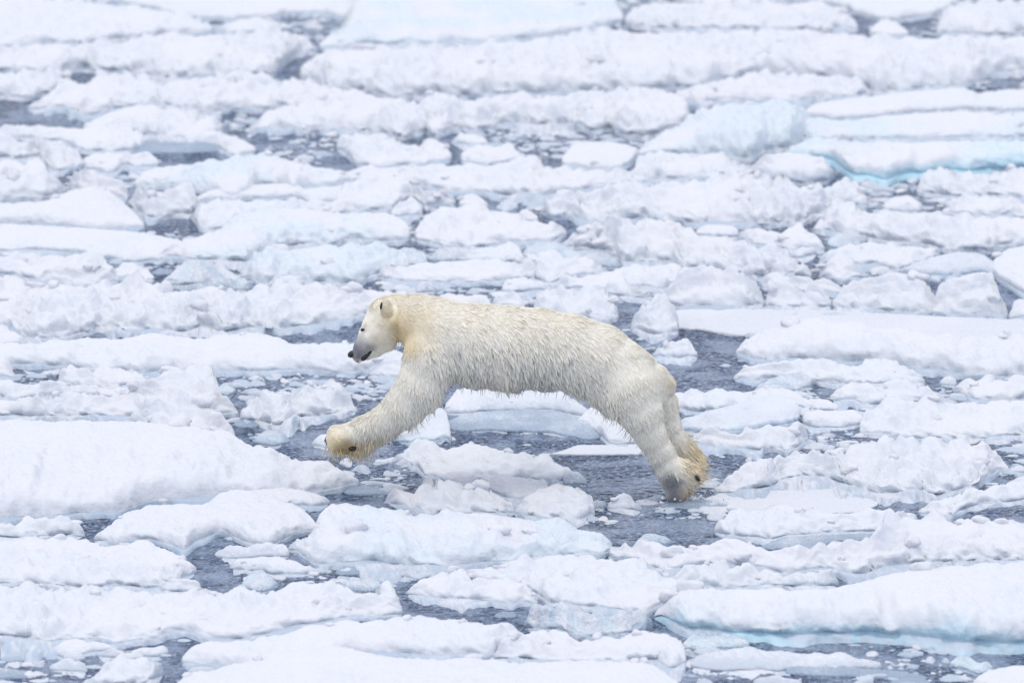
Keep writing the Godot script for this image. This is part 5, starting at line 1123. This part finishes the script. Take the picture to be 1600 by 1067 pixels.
	floe("ice_slab", "glassy tilted slab with a sharp corner behind the hind leg", "ice slab", "bluegrey", [1.11, 2.9, .061, 1.44, 2.74, .133, 1.67, 2.47, .133, 1.96, 2.37, .133, 2.01, 2.49, .134, 1.99, 2.79, .021], [1.14, 2.97, 1.23, 3.02, 1.43, 3.01, 1.54, 3.04, 1.99, 2.81])
	floe("ice_floe", "low white shelf right of the glassy slab", "ice floe", "lumpy", [2, 2.52, .052, 2.25, 2.52, .052, 2.4, 2.5, .052, 2.43, 2.69, .044], [2, 2.84, 2.25, 2.88, 2.42, 2.79])
	floe("ice_floe", "wide snowy floe with a dark crack in its left side", "ice floe", "lumpy", [2.38, 2.95, .11, 2.42, 2.68, .11, 2.58, 2.57, .11, 2.76, 2.44, .11, 2.94, 2.57, .11, 3.12, 2.54, .11, 3.18, 2.44, .11, 3.23, 2.57, .11, 3.33, 2.47, .11, 3.54, 2.44, .11, 3.81, 2.4, .11], [2.38, 3.28, 2.48, 3.2, 2.54, 3.18, 2.78, 3.25, 3.19, 3.3, 3.27, 3.21, 3.34, 3.18, 3.76, 3.15])
	floe("ice_block", "square white floe just right of the far hind paw", "ice block", "chunk", [1.2, 3.36, .066, 1.32, 3.34, .116, 1.42, 3.39, .118, 1.54, 3.48, .093, 1.57, 3.35, .124, 1.78, 3.28, .124, 1.95, 3.28, .124, 2.02, 3.23, .083, 2.02, 3.29, .029], [1.21, 3.44, 1.67, 3.65, 1.73, 3.59, 1.79, 3.58, 1.85, 3.68, 1.85, 3.74, 1.91, 3.62, 2.02, 3.33])
	floe("ice_floe", "broad pile of rubble right of the hind paws", "ice floe", "lumpy", [1.33, 4.76, .054, 1.46, 4.62, .094, 1.55, 4.48, .136, 1.64, 4.38, .157, 1.75, 4.29, .113, 1.88, 4.15, .116, 2.09, 4.15, .139, 2.21, 4.3, .168, 2.36, 3.95, .168, 2.49, 3.86, .168, 2.7, 3.95, .168, 2.92, 3.95, .168, 3.17, 4.02, .17, 3.26, 4.01, .115, 3.32, 4.1, .043], [1.34, 4.89, 1.61, 4.78, 1.67, 4.7, 1.78, 4.46, 1.96, 4.39, 2.04, 4.43, 2.09, 4.51, 2.15, 4.64, 2.2, 4.7, 2.21, 4.68, 2.27, 4.83, 2.44, 4.96, 2.67, 4.91, 2.72, 4.92, 2.78, 4.97, 2.84, 4.95, 2.97, 4.78, 3.03, 4.72, 3.1, 4.61, 3.17, 4.43, 3.24, 4.29, 3.31, 4.2])
	floe("ice_floe", "smooth flat sheet of wet snow at the hind paws", "ice floe", "flat", [1.15, 5.13, .011, 1.38, 4.85, .011, 1.68, 4.77, .011, 1.97, 4.76, .011, 2.19, 4.71, .011, 2.4, 4.92, .011], [1.16, 5.24, 1.37, 5.33, 1.58, 5.4, 1.8, 5.43, 2.23, 5.37, 2.38, 5.3])
	floe("ice_floe", "floe slanting up at the right border beyond the flat sheet", "ice floe", "lumpy", [2.64, 5.33, .031, 2.77, 5.32, .083, 2.96, 5.08, .086, 3.14, 4.95, .086, 3.27, 4.83, .086, 3.37, 4.76, .086, 3.74, 4.7, .087], [2.66, 5.41, 2.75, 5.49, 2.8, 5.57, 2.87, 5.49, 2.93, 5.35, 3, 5.26, 3.36, 5.07, 3.72, 5.01])
	floe("ice_fragment", "chunk of snow in the pool behind the bear's hips", "ice fragment", "chunk", [1.01, .53, .041, 1.08, .5, .086, 1.15, .46, .101, 1.27, .26, .101, 1.34, .53, .041], [1.03, .59, 1.19, .67, 1.34, .59])
	floe("ice_floe", "flat topped floe in front of the flat sheet", "ice floe", "lumpy", [1.3, 5.88, .049, 1.43, 5.66, .092, 1.49, 5.66, .092, 1.65, 5.6, .091, 1.72, 5.48, .092, 1.83, 5.57, .092, 1.9, 5.72, .092, 2.07, 5.75, .092, 2.27, 5.66, .092, 2.44, 5.66, .091, 2.61, 5.52, .057, 2.63, 5.55, .028], [1.32, 5.99, 1.35, 6.07, 1.41, 6.09, 1.46, 6.09, 1.49, 6.13, 1.52, 6.14, 1.58, 6.14, 1.65, 6.19, 1.75, 6.05, 2.39, 5.92, 2.63, 5.61])
	floe("ice_slab", "drowned blue grey ice ledge beside the flat topped floe", "ice slab", "glassflat", [1.59, 6.31, .017, 1.74, 6.16, .035, 2.05, 6.08, .03, 2.31, 6.02, .025, 2.39, 6, .024], [1.6, 6.4, 1.9, 6.41, 2.04, 6.24, 2.39, 6.12])
	floe("ice_floe", "long floe with a broken crest crossing the lower right", "ice floe", "lumpy", [.61, 6.49, .067, .75, 6.51, .084, .81, 6.58, .081, 1.05, 6.69, .119, 1.13, 6.66, .09, 1.3, 6.6, .107, 1.34, 6.59, .124, 1.45, 6.59, .137, 1.54, 6.68, .105, 1.6, 6.71, .092, 1.77, 6.81, .115, 1.92, 6.72, .115, 1.98, 6.69, .129, 2.1, 6.65, .16, 2.14, 6.71, .153, 2.26, 6.65, .16, 2.39, 6.22, .161, 2.54, 6.05, .161, 2.7, 6.05, .161, 2.71, 6.22, .161, 2.99, 6.14, .161, 3.27, 6.22, .162, 3.6, 6.17, .162], [.62, 6.64, .76, 6.71, .92, 6.92, 1.04, 6.97, 1.09, 6.88, 1.15, 6.85, 1.29, 6.85, 1.38, 6.91, 1.49, 6.9, 1.54, 6.93, 1.6, 6.93, 1.65, 7, 1.71, 7.05, 1.76, 7.07, 1.8, 7.05, 1.82, 7, 1.88, 6.98, 2.05, 7, 2.1, 7.03, 2.15, 7.1, 2.21, 7.09, 2.33, 6.97, 2.41, 6.93, 2.51, 6.85, 3.56, 6.66])
	floe("ice_block", "row of pointed snow blocks on the big corner floe", "ice block", "lumpy", [.95, 7.34, .055, 1.04, 7.23, .069, 1.11, 7.13, .103, 1.18, 7.17, .09, 1.26, 7.1, .103, 1.38, 7.26, .079, 1.45, 7.13, .103, 1.55, 7.23, .07, 1.59, 7.18, .087, 1.63, 7.23, .064, 1.76, 7.26, .049, 1.86, 7.19, .075, 2, 7.2, .056, 2.04, 7.27, .02], [.96, 7.46, 1, 7.41, 1.05, 7.37, 1.17, 7.37, 1.31, 7.47, 1.56, 7.38, 1.89, 7.36, 2.04, 7.31])
	floe("ice_floe", "biggest snow floe, lower right, with a turquoise overhung foot", "ice floe", "bluebase", [.87, 8.11, .022, .9, 7.95, .083, 1.02, 8.01, .187, 1.17, 8.06, .183, 1.56, 8.16, .217, 1.83, 8.18, .209, 1.99, 8.13, .218, 2.15, 8.05, .245, 2.36, 7.87, .254, 2.6, 7.79, .254, 2.88, 7.67, .253, 3.16, 7.62, .253, 3.52, 7.57, .252], [.89, 8.17, 1.01, 8.51, 1.02, 8.53, 1.08, 8.56, 1.13, 8.57, 1.19, 8.53, 1.35, 8.7, 1.67, 8.76, 2.1, 8.69, 2.57, 8.88, 2.63, 8.93, 2.67, 9.02, 2.73, 9.03, 2.78, 8.97, 2.84, 8.94, 3.26, 9.02, 3.36, 9.12, 3.4, 9.08])
	floe("ice_floe", "low ragged raft along the bottom right channel", "ice floe", "lumpy", [1.06, 9.27, .036, 1.12, 9.12, .037, 1.33, 9.01, .037, 1.52, 9.06, .037, 1.78, 9.12, .037, 1.97, 9.12, .037, 2.04, 9.22, .037, 2.2, 9.28, .037], [1.07, 9.35, 1.26, 9.4, 1.47, 9.38, 1.57, 9.46, 1.63, 9.41, 1.64, 9.36, 1.9, 9.4, 2.05, 9.36, 2.2, 9.39])
	floe("slush_plate", "grey slush tail of the ragged bottom raft", "slush plate", "slush", [1.62, 9.36, .019, 1.9, 9.31, .021, 2.03, 9.39, .021, 2.29, 9.47, .018, 2.46, 9.54, .011], [1.64, 9.5, 2.02, 9.55, 2.46, 9.63])
	floe("ice_block", "cluster of two clear blocks in the bottom right water", "ice block", "glass", [2.6, 9.32, .021, 2.64, 9.26, .061, 2.72, 9.3, .072, 2.78, 9.4, .05, 2.82, 9.35, .065, 2.86, 9.4, .026], [2.61, 9.36, 2.69, 9.41, 2.74, 9.47, 2.74, 9.51, 2.86, 9.45])
	floe("ice_floe", "white floe cut by the bottom right corner", "ice floe", "lumpy", [2.71, 9.7, .044, 2.83, 9.61, .058, 2.91, 9.51, .058, 3.02, 9.46, .058, 3.36, 9.41, .058], [2.72, 9.79, 2.99, 9.84, 3.33, 9.84])
	floe("slush_plate", "strip of slush on the bottom border", "slush plate", "slush", [2.23, 9.67, .013, 2.35, 9.62, .02, 2.47, 9.66, .015], [2.23, 9.77, 2.46, 9.77])
	floe("ice_fragment", "grey bits of ice at the foot of the biggest floe", "ice fragment", "glass", [1.02, 8.85, .05, 1.08, 8.73, .059, 1.15, 8.78, .059, 1.18, 8.7, .059, 1.32, 8.73, .059, 1.41, 8.81, .059, 1.43, 8.84, .044], [1.05, 8.95, 1.13, 8.98, 1.19, 8.99, 1.29, 8.91, 1.3, 8.92, 1.43, 8.92])
	floe("ice_fragment", "white scrap on the bottom border right of the broad floe", "ice fragment", "lumpy", [1.08, 9.73, .019, 1.14, 9.69, .038, 1.19, 9.72, .022], [1.09, 9.77, 1.19, 9.77])
	floe("ice_fragment", "flat cake on the bottom border in the right half", "ice fragment", "lumpy", [1.42, 9.69, .023, 1.55, 9.63, .028, 1.71, 9.68, .027], [1.43, 9.74, 1.7, 9.74])


func bear() -> void:
	var bones := [
		[-.742, 1.22, 4.95, .1174, -.647, 1.209, 4.95, .145, .92],
		[-.647, 1.209, 4.95, .145, -.553, 1.158, 4.95, .1933, .92],
		[-.553, 1.158, 4.95, .1933, -.424, 1.075, 4.95, .2451, .92],
		[-.424, 1.065, 4.95, .2486, -.234, 1.037, 4.95, .2537, .95],
		[-.234, 1.037, 4.95, .2537, -.027, 1.017, 4.95, .2589, .95],
		[-.027, 1.017, 4.95, .2589, .18, 1.017, 4.95, .2399, .95],
		[.18, 1.017, 4.95, .2399, .387, .987, 4.95, .2296, .95],
		[.387, .987, 4.95, .2296, .56, .925, 4.95, .233, .95],
		[.56, .925, 4.95, .233, .707, .818, 4.95, .2244, .95],
		[.707, .818, 4.95, .2244, .857, .75, 4.95, .1692, .95],
		[-.466, 1.074, 5.01, .2071, -.535, .957, 5.08, .1692, .8],
		[-.535, .957, 5.08, .1692, -.604, .776, 5.1, .1484, .8],
		[-.604, .776, 5.1, .1484, -.707, .653, 5.1, .1243, .8],
		[-.707, .653, 5.1, .1243, -.845, .551, 5.1, .0898, .8],
		[-.845, .551, 5.1, .0898, -.966, .501, 5.1, .0759, .8],
		[-.966, .501, 5.1, .0759, -1.079, .445, 5.1, .0794, .8],
		[-1.079, .445, 5.1, .0794, -1.127, .452, 5.1, .0621, .8],
		[-.467, 1.048, 4.89, .2071, -.538, .901, 4.82, .1692, .8],
		[-.538, .901, 4.82, .1692, -.599, .728, 4.8, .1415, .8],
		[-.599, .728, 4.8, .1415, -.69, .595, 4.8, .1139, .8],
		[-.69, .595, 4.8, .1139, -.817, .48, 4.8, .0863, .8],
		[-.817, .48, 4.8, .0863, -.921, .4, 4.8, .0725, .8],
		[-.921, .4, 4.8, .0725, -.999, .337, 4.8, .0725, .8],
		[-.999, .337, 4.8, .0725, -1.048, .33, 4.8, .0552, .8],
		[.714, .818, 5.01, .2244, .779, .737, 5.08, .1812, .8],
		[.779, .737, 5.08, .1812, .848, .606, 5.11, .1277, .8],
		[.848, .606, 5.11, .1277, .909, .461, 5.11, .0932, .8],
		[.909, .461, 5.11, .0932, .982, .326, 5.1, .0794, .8],
		[.982, .326, 5.1, .0794, 1.039, .22, 5.1, .0759, .8],
		[1.039, .22, 5.1, .0759, 1.054, .122, 5.1, .0535, .8],
		[1.054, .122, 5.1, .0535, 1.057, .041, 5.1, .0328, .8],
		[1.039, .22, 5.1, .0759, 1.12, .215, 5.1, .0656, .9],
		[1.12, .215, 5.1, .0656, 1.172, .202, 5.1, .0518, .9],
		[1.057, .048, 5.1, .0328, 1.095, .09, 5.1, .038, .9],
		[1.095, .09, 5.1, .038, 1.164, .176, 5.1, .0483, .9],
		[.768, .783, 4.89, .2071, .874, .679, 4.82, .1657, .8],
		[.874, .679, 4.82, .1657, .97, .584, 4.79, .1139, .8],
		[.97, .584, 4.79, .1139, 1.017, .46, 4.79, .0829, .8],
		[1.017, .46, 4.79, .0829, 1.084, .344, 4.79, .069, .8],
		[1.084, .344, 4.79, .069, 1.145, .282, 4.79, .0656, .8],
		[1.145, .282, 4.79, .0656, 1.192, .21, 4.79, .0621, .8],
		[1.192, .21, 4.79, .0621, 1.221, .139, 4.79, .0449, .8],
		[.966, .827, 4.93, .0518, 1.03, .771, 4.93, .0311, .9],
		[1.03, .771, 4.93, .0311, 1.051, .725, 4.93, .0155, .9],
		[-1.1, .431, 5.056, .0518, -1.146, .451, 5.02, .0362, 1],
		[-1.146, .451, 5.02, .0362, -1.167, .419, 5.02, .0276, 1],
		[-1.1, .436, 5.078, .0518, -1.15, .455, 5.06, .0362, 1],
		[-1.15, .455, 5.06, .0362, -1.171, .423, 5.06, .0276, 1],
		[-1.099, .441, 5.1, .0518, -1.154, .459, 5.1, .0362, 1],
		[-1.154, .459, 5.1, .0362, -1.175, .427, 5.1, .0276, 1],
		[-1.099, .446, 5.122, .0518, -1.148, .448, 5.14, .0362, 1],
		[-1.148, .448, 5.14, .0362, -1.169, .417, 5.14, .0276, 1],
		[-1.098, .451, 5.144, .0518, -1.142, .438, 5.18, .0362, 1],
		[-1.142, .438, 5.18, .0362, -1.163, .406, 5.18, .0276, 1],
	]
	var head_bones := [
		[-.604, 1.185, 4.95, .1001, -.708, 1.216, 4.95, .1312, .82],
		[-.708, 1.216, 4.95, .1312, -.759, 1.223, 4.95, .1415, .82],
		[-.759, 1.223, 4.95, .1415, -.809, 1.206, 4.95, .1415, .82],
		[-.809, 1.206, 4.95, .1415, -.861, 1.135, 4.95, .1243, .82],
		[-.861, 1.135, 4.95, .1243, -.913, 1.084, 4.95, .0915, .82],
		[-.913, 1.084, 4.95, .088, -.979, 1.01, 4.95, .057, .85],
		[-.979, 1.01, 4.95, .057, -1.014, .966, 4.95, .0328, .85],
		[-1.014, .966, 4.95, .0328, -1.009, .943, 4.95, .0259, .85],
		[-.834, 1.058, 4.95, .0759, -.903, .991, 4.95, .0397, .8],
		[-.903, .991, 4.95, .0397, -.952, .95, 4.95, .0173, .8],
		[-.808, 1.235, 5.025, .0345, -.818, 1.279, 5.05, .0397, .75],
		[-.818, 1.279, 5.05, .0397, -.828, 1.317, 5.062, .0328, .75],
		[-.807, 1.191, 4.88, .0311, -.814, 1.215, 4.86, .0328, .75],
		[-.814, 1.215, 4.86, .0328, -.821, 1.234, 4.85, .0259, .75],
	]
	# how the coat lies: x, y, direction, length in metres
	var coat := [
		[-.991, 1.082, .5, .85, .009],
		[-.964, 1.179, .75, .6, .009],
		[-.921, 1.153, .9, 0, .016],
		[-.93, 1.047, .85, -.2, .009],
		[-.87, 1.135, .85, -.45, .023],
		[-.817, 1.363, .95, .1, .024],
		[-.87, 1.012, .85, -.45, .024],
		[-.767, 1.082, .7, -.7, .028],
		[-.766, 1.241, .9, -.4, .022],
		[-.645, 1.39, 1, -.05, .028],
		[-.646, 1.223, .75, -.65, .036],
		[-.689, 1.065, .3, -.95, .04],
		[-.577, 1.293, .9, -.4, .035],
		[-.439, 1.355, 1, -.15, .032],
		[-.474, 1.153, .7, -.7, .042],
		[-.561, .977, .3, -.95, .05],
		[-.388, .977, .42, -.9, .058],
		[-.13, 1.302, 1, -.12, .032],
		[.214, 1.276, 1, -.2, .032],
		[.558, 1.162, .9, -.4, .032],
		[-.13, 1.188, .55, -.83, .046],
		[.214, 1.153, .5, -.87, .048],
		[.472, 1.082, .62, -.78, .048],
		[-.216, 1.03, .3, -.95, .06],
		[.042, 1.003, .25, -.97, .065],
		[.3, .977, .3, -.95, .065],
		[.558, .906, .55, -.83, .055],
		[-.303, .854, .15, -1, .07],
		[-.044, .836, .12, -1, .07],
		[.214, .809, .15, -1, .072],
		[.421, .765, .2, -1, .075],
		[.559, .668, .3, -.95, .07],
		[-.13, .765, .25, -.9, .06],
		[.214, .744, .25, -.9, .06],
		[.816, 1.03, .75, -.65, .032],
		[.989, .854, .5, -.85, .036],
		[.731, .818, .55, -.83, .042],
		[.904, .642, .45, -.9, .036],
		[.714, .606, .4, -.92, .05],
		[.888, .412, .5, -.87, .026],
		[1.026, .323, .5, -.87, .026],
		[1.062, .111, .1, -1, .018],
		[1.053, .04, .1, -1, .015],
		[1.174, .199, .92, -.4, .06],
		[1.148, .111, .8, -.6, .055],
		[1.233, .323, .85, -.5, .06],
		[1.208, .235, .9, -.42, .06],
		[1.06, .571, .35, -.93, .045],
		[1.112, .43, .5, -.85, .045],
		[-.596, .801, .05, -1, .055],
		[-.51, .677, .15, -1, .055],
		[-.734, .642, .08, -1, .05],
		[-.89, .536, 0, -1, .042],
		[-.993, .483, -.15, -1, .035],
		[-.562, .571, .1, -.95, .05],
		[-.786, .465, .05, -1, .045],
		[-1.114, .474, -.75, -.65, .014],
		[-1.166, .421, -.5, -.85, .012],
		[-1.149, .474, -.75, -.65, .012],
		[-1.046, .359, 0, -1, .045],
		[-.959, .377, .2, -1, .05],
		[-.82, .712, -.35, -.93, .032],
		[-.699, .854, -.2, -.97, .038],
	]
	# stained, wet and greyed places: x, y, radius, kind, strength
	var stains := [
		[-.752, 1.21, .078, 0, .68],
		[-.718, 1.122, .078, 0, .7],
		[-.646, 1.21, .129, 0, .35],
		[-.77, 1.178, .035, 2, .45],
		[-.677, 1.078, .072, 0, .5],
		[-.612, 1.157, .121, 0, .22],
		[-.817, 1.254, .038, 0, .4],
		[-.834, 1.297, .024, 0, .35],
		[-.594, 1.262, .104, 0, .15],
		[-1.039, 1.006, .059, 1, 1],
		[-1.015, .967, .031, 1, .8],
		[-1.131, .434, .078, 0, .5],
		[-.999, 1.066, .045, 1, .6],
		[-.97, 1.013, .048, 1, .7],
		[-.969, 1.148, .024, 1, .45],
		[-.921, 1.034, .031, 1, .4],
		[-.844, 1.166, .138, 0, .3],
		[-.817, 1.333, .104, 0, .2],
		[-1.071, .385, .069, 2, 1],
		[-1.131, .399, .062, 0, .7],
		[-.993, .363, .078, 0, .8],
		[-.89, .416, .069, 0, .45],
		[-1.166, .434, .035, 0, .5],
		[1.07, .098, .062, 1, .85],
		[1.03, .169, .062, 1, .8],
		[1.053, .027, .048, 1, .9],
		[.983, .293, .086, 1, .22],
		[1.164, .293, .086, 0, .45],
		[1.233, .293, .086, 0, .45],
		[1.199, .151, .095, 0, .4],
		[1.148, .062, .06, 0, .5],
		[1.032, .787, .043, 0, .3],
		[-.302, 1.368, .207, 0, .1],
		[.214, 1.333, .259, 0, .08],
		[-.234, .823, .104, 1, .08],
		[.094, .796, .138, 1, .15],
		[-.096, .779, .121, 2, .12],
		[-.371, .823, .069, 1, .1],
		[.214, .761, .138, 1, .14],
	]
	var eye := Vector3(-.977, 1.143, 5.012)
	var nose := Vector3(-1.048, .968, 4.95)
	var mouth_a := Vector3(-.917, 1.007, 4.95)
	var mouth_b := Vector3(-.976, .936, 4.95)
	var ear := Vector3(-.851, 1.317, 5.078)
	var pad := Vector3(-1.047, .385, 5.135)
	var pad_b := Vector3(1.214, .182, 5.15)
	var claw := Vector3(-1.173, .432, 5.1)
	var lip := Vector3(-1.011, .927, 4.95)
	build_bear(bones, head_bones, coat, stains, {"eye": eye, "nose": nose, "mouth_a": mouth_a, "mouth_b": mouth_b, "ear": ear, "pad": pad, "pad_b": pad_b, "claw": claw, "lip": lip})
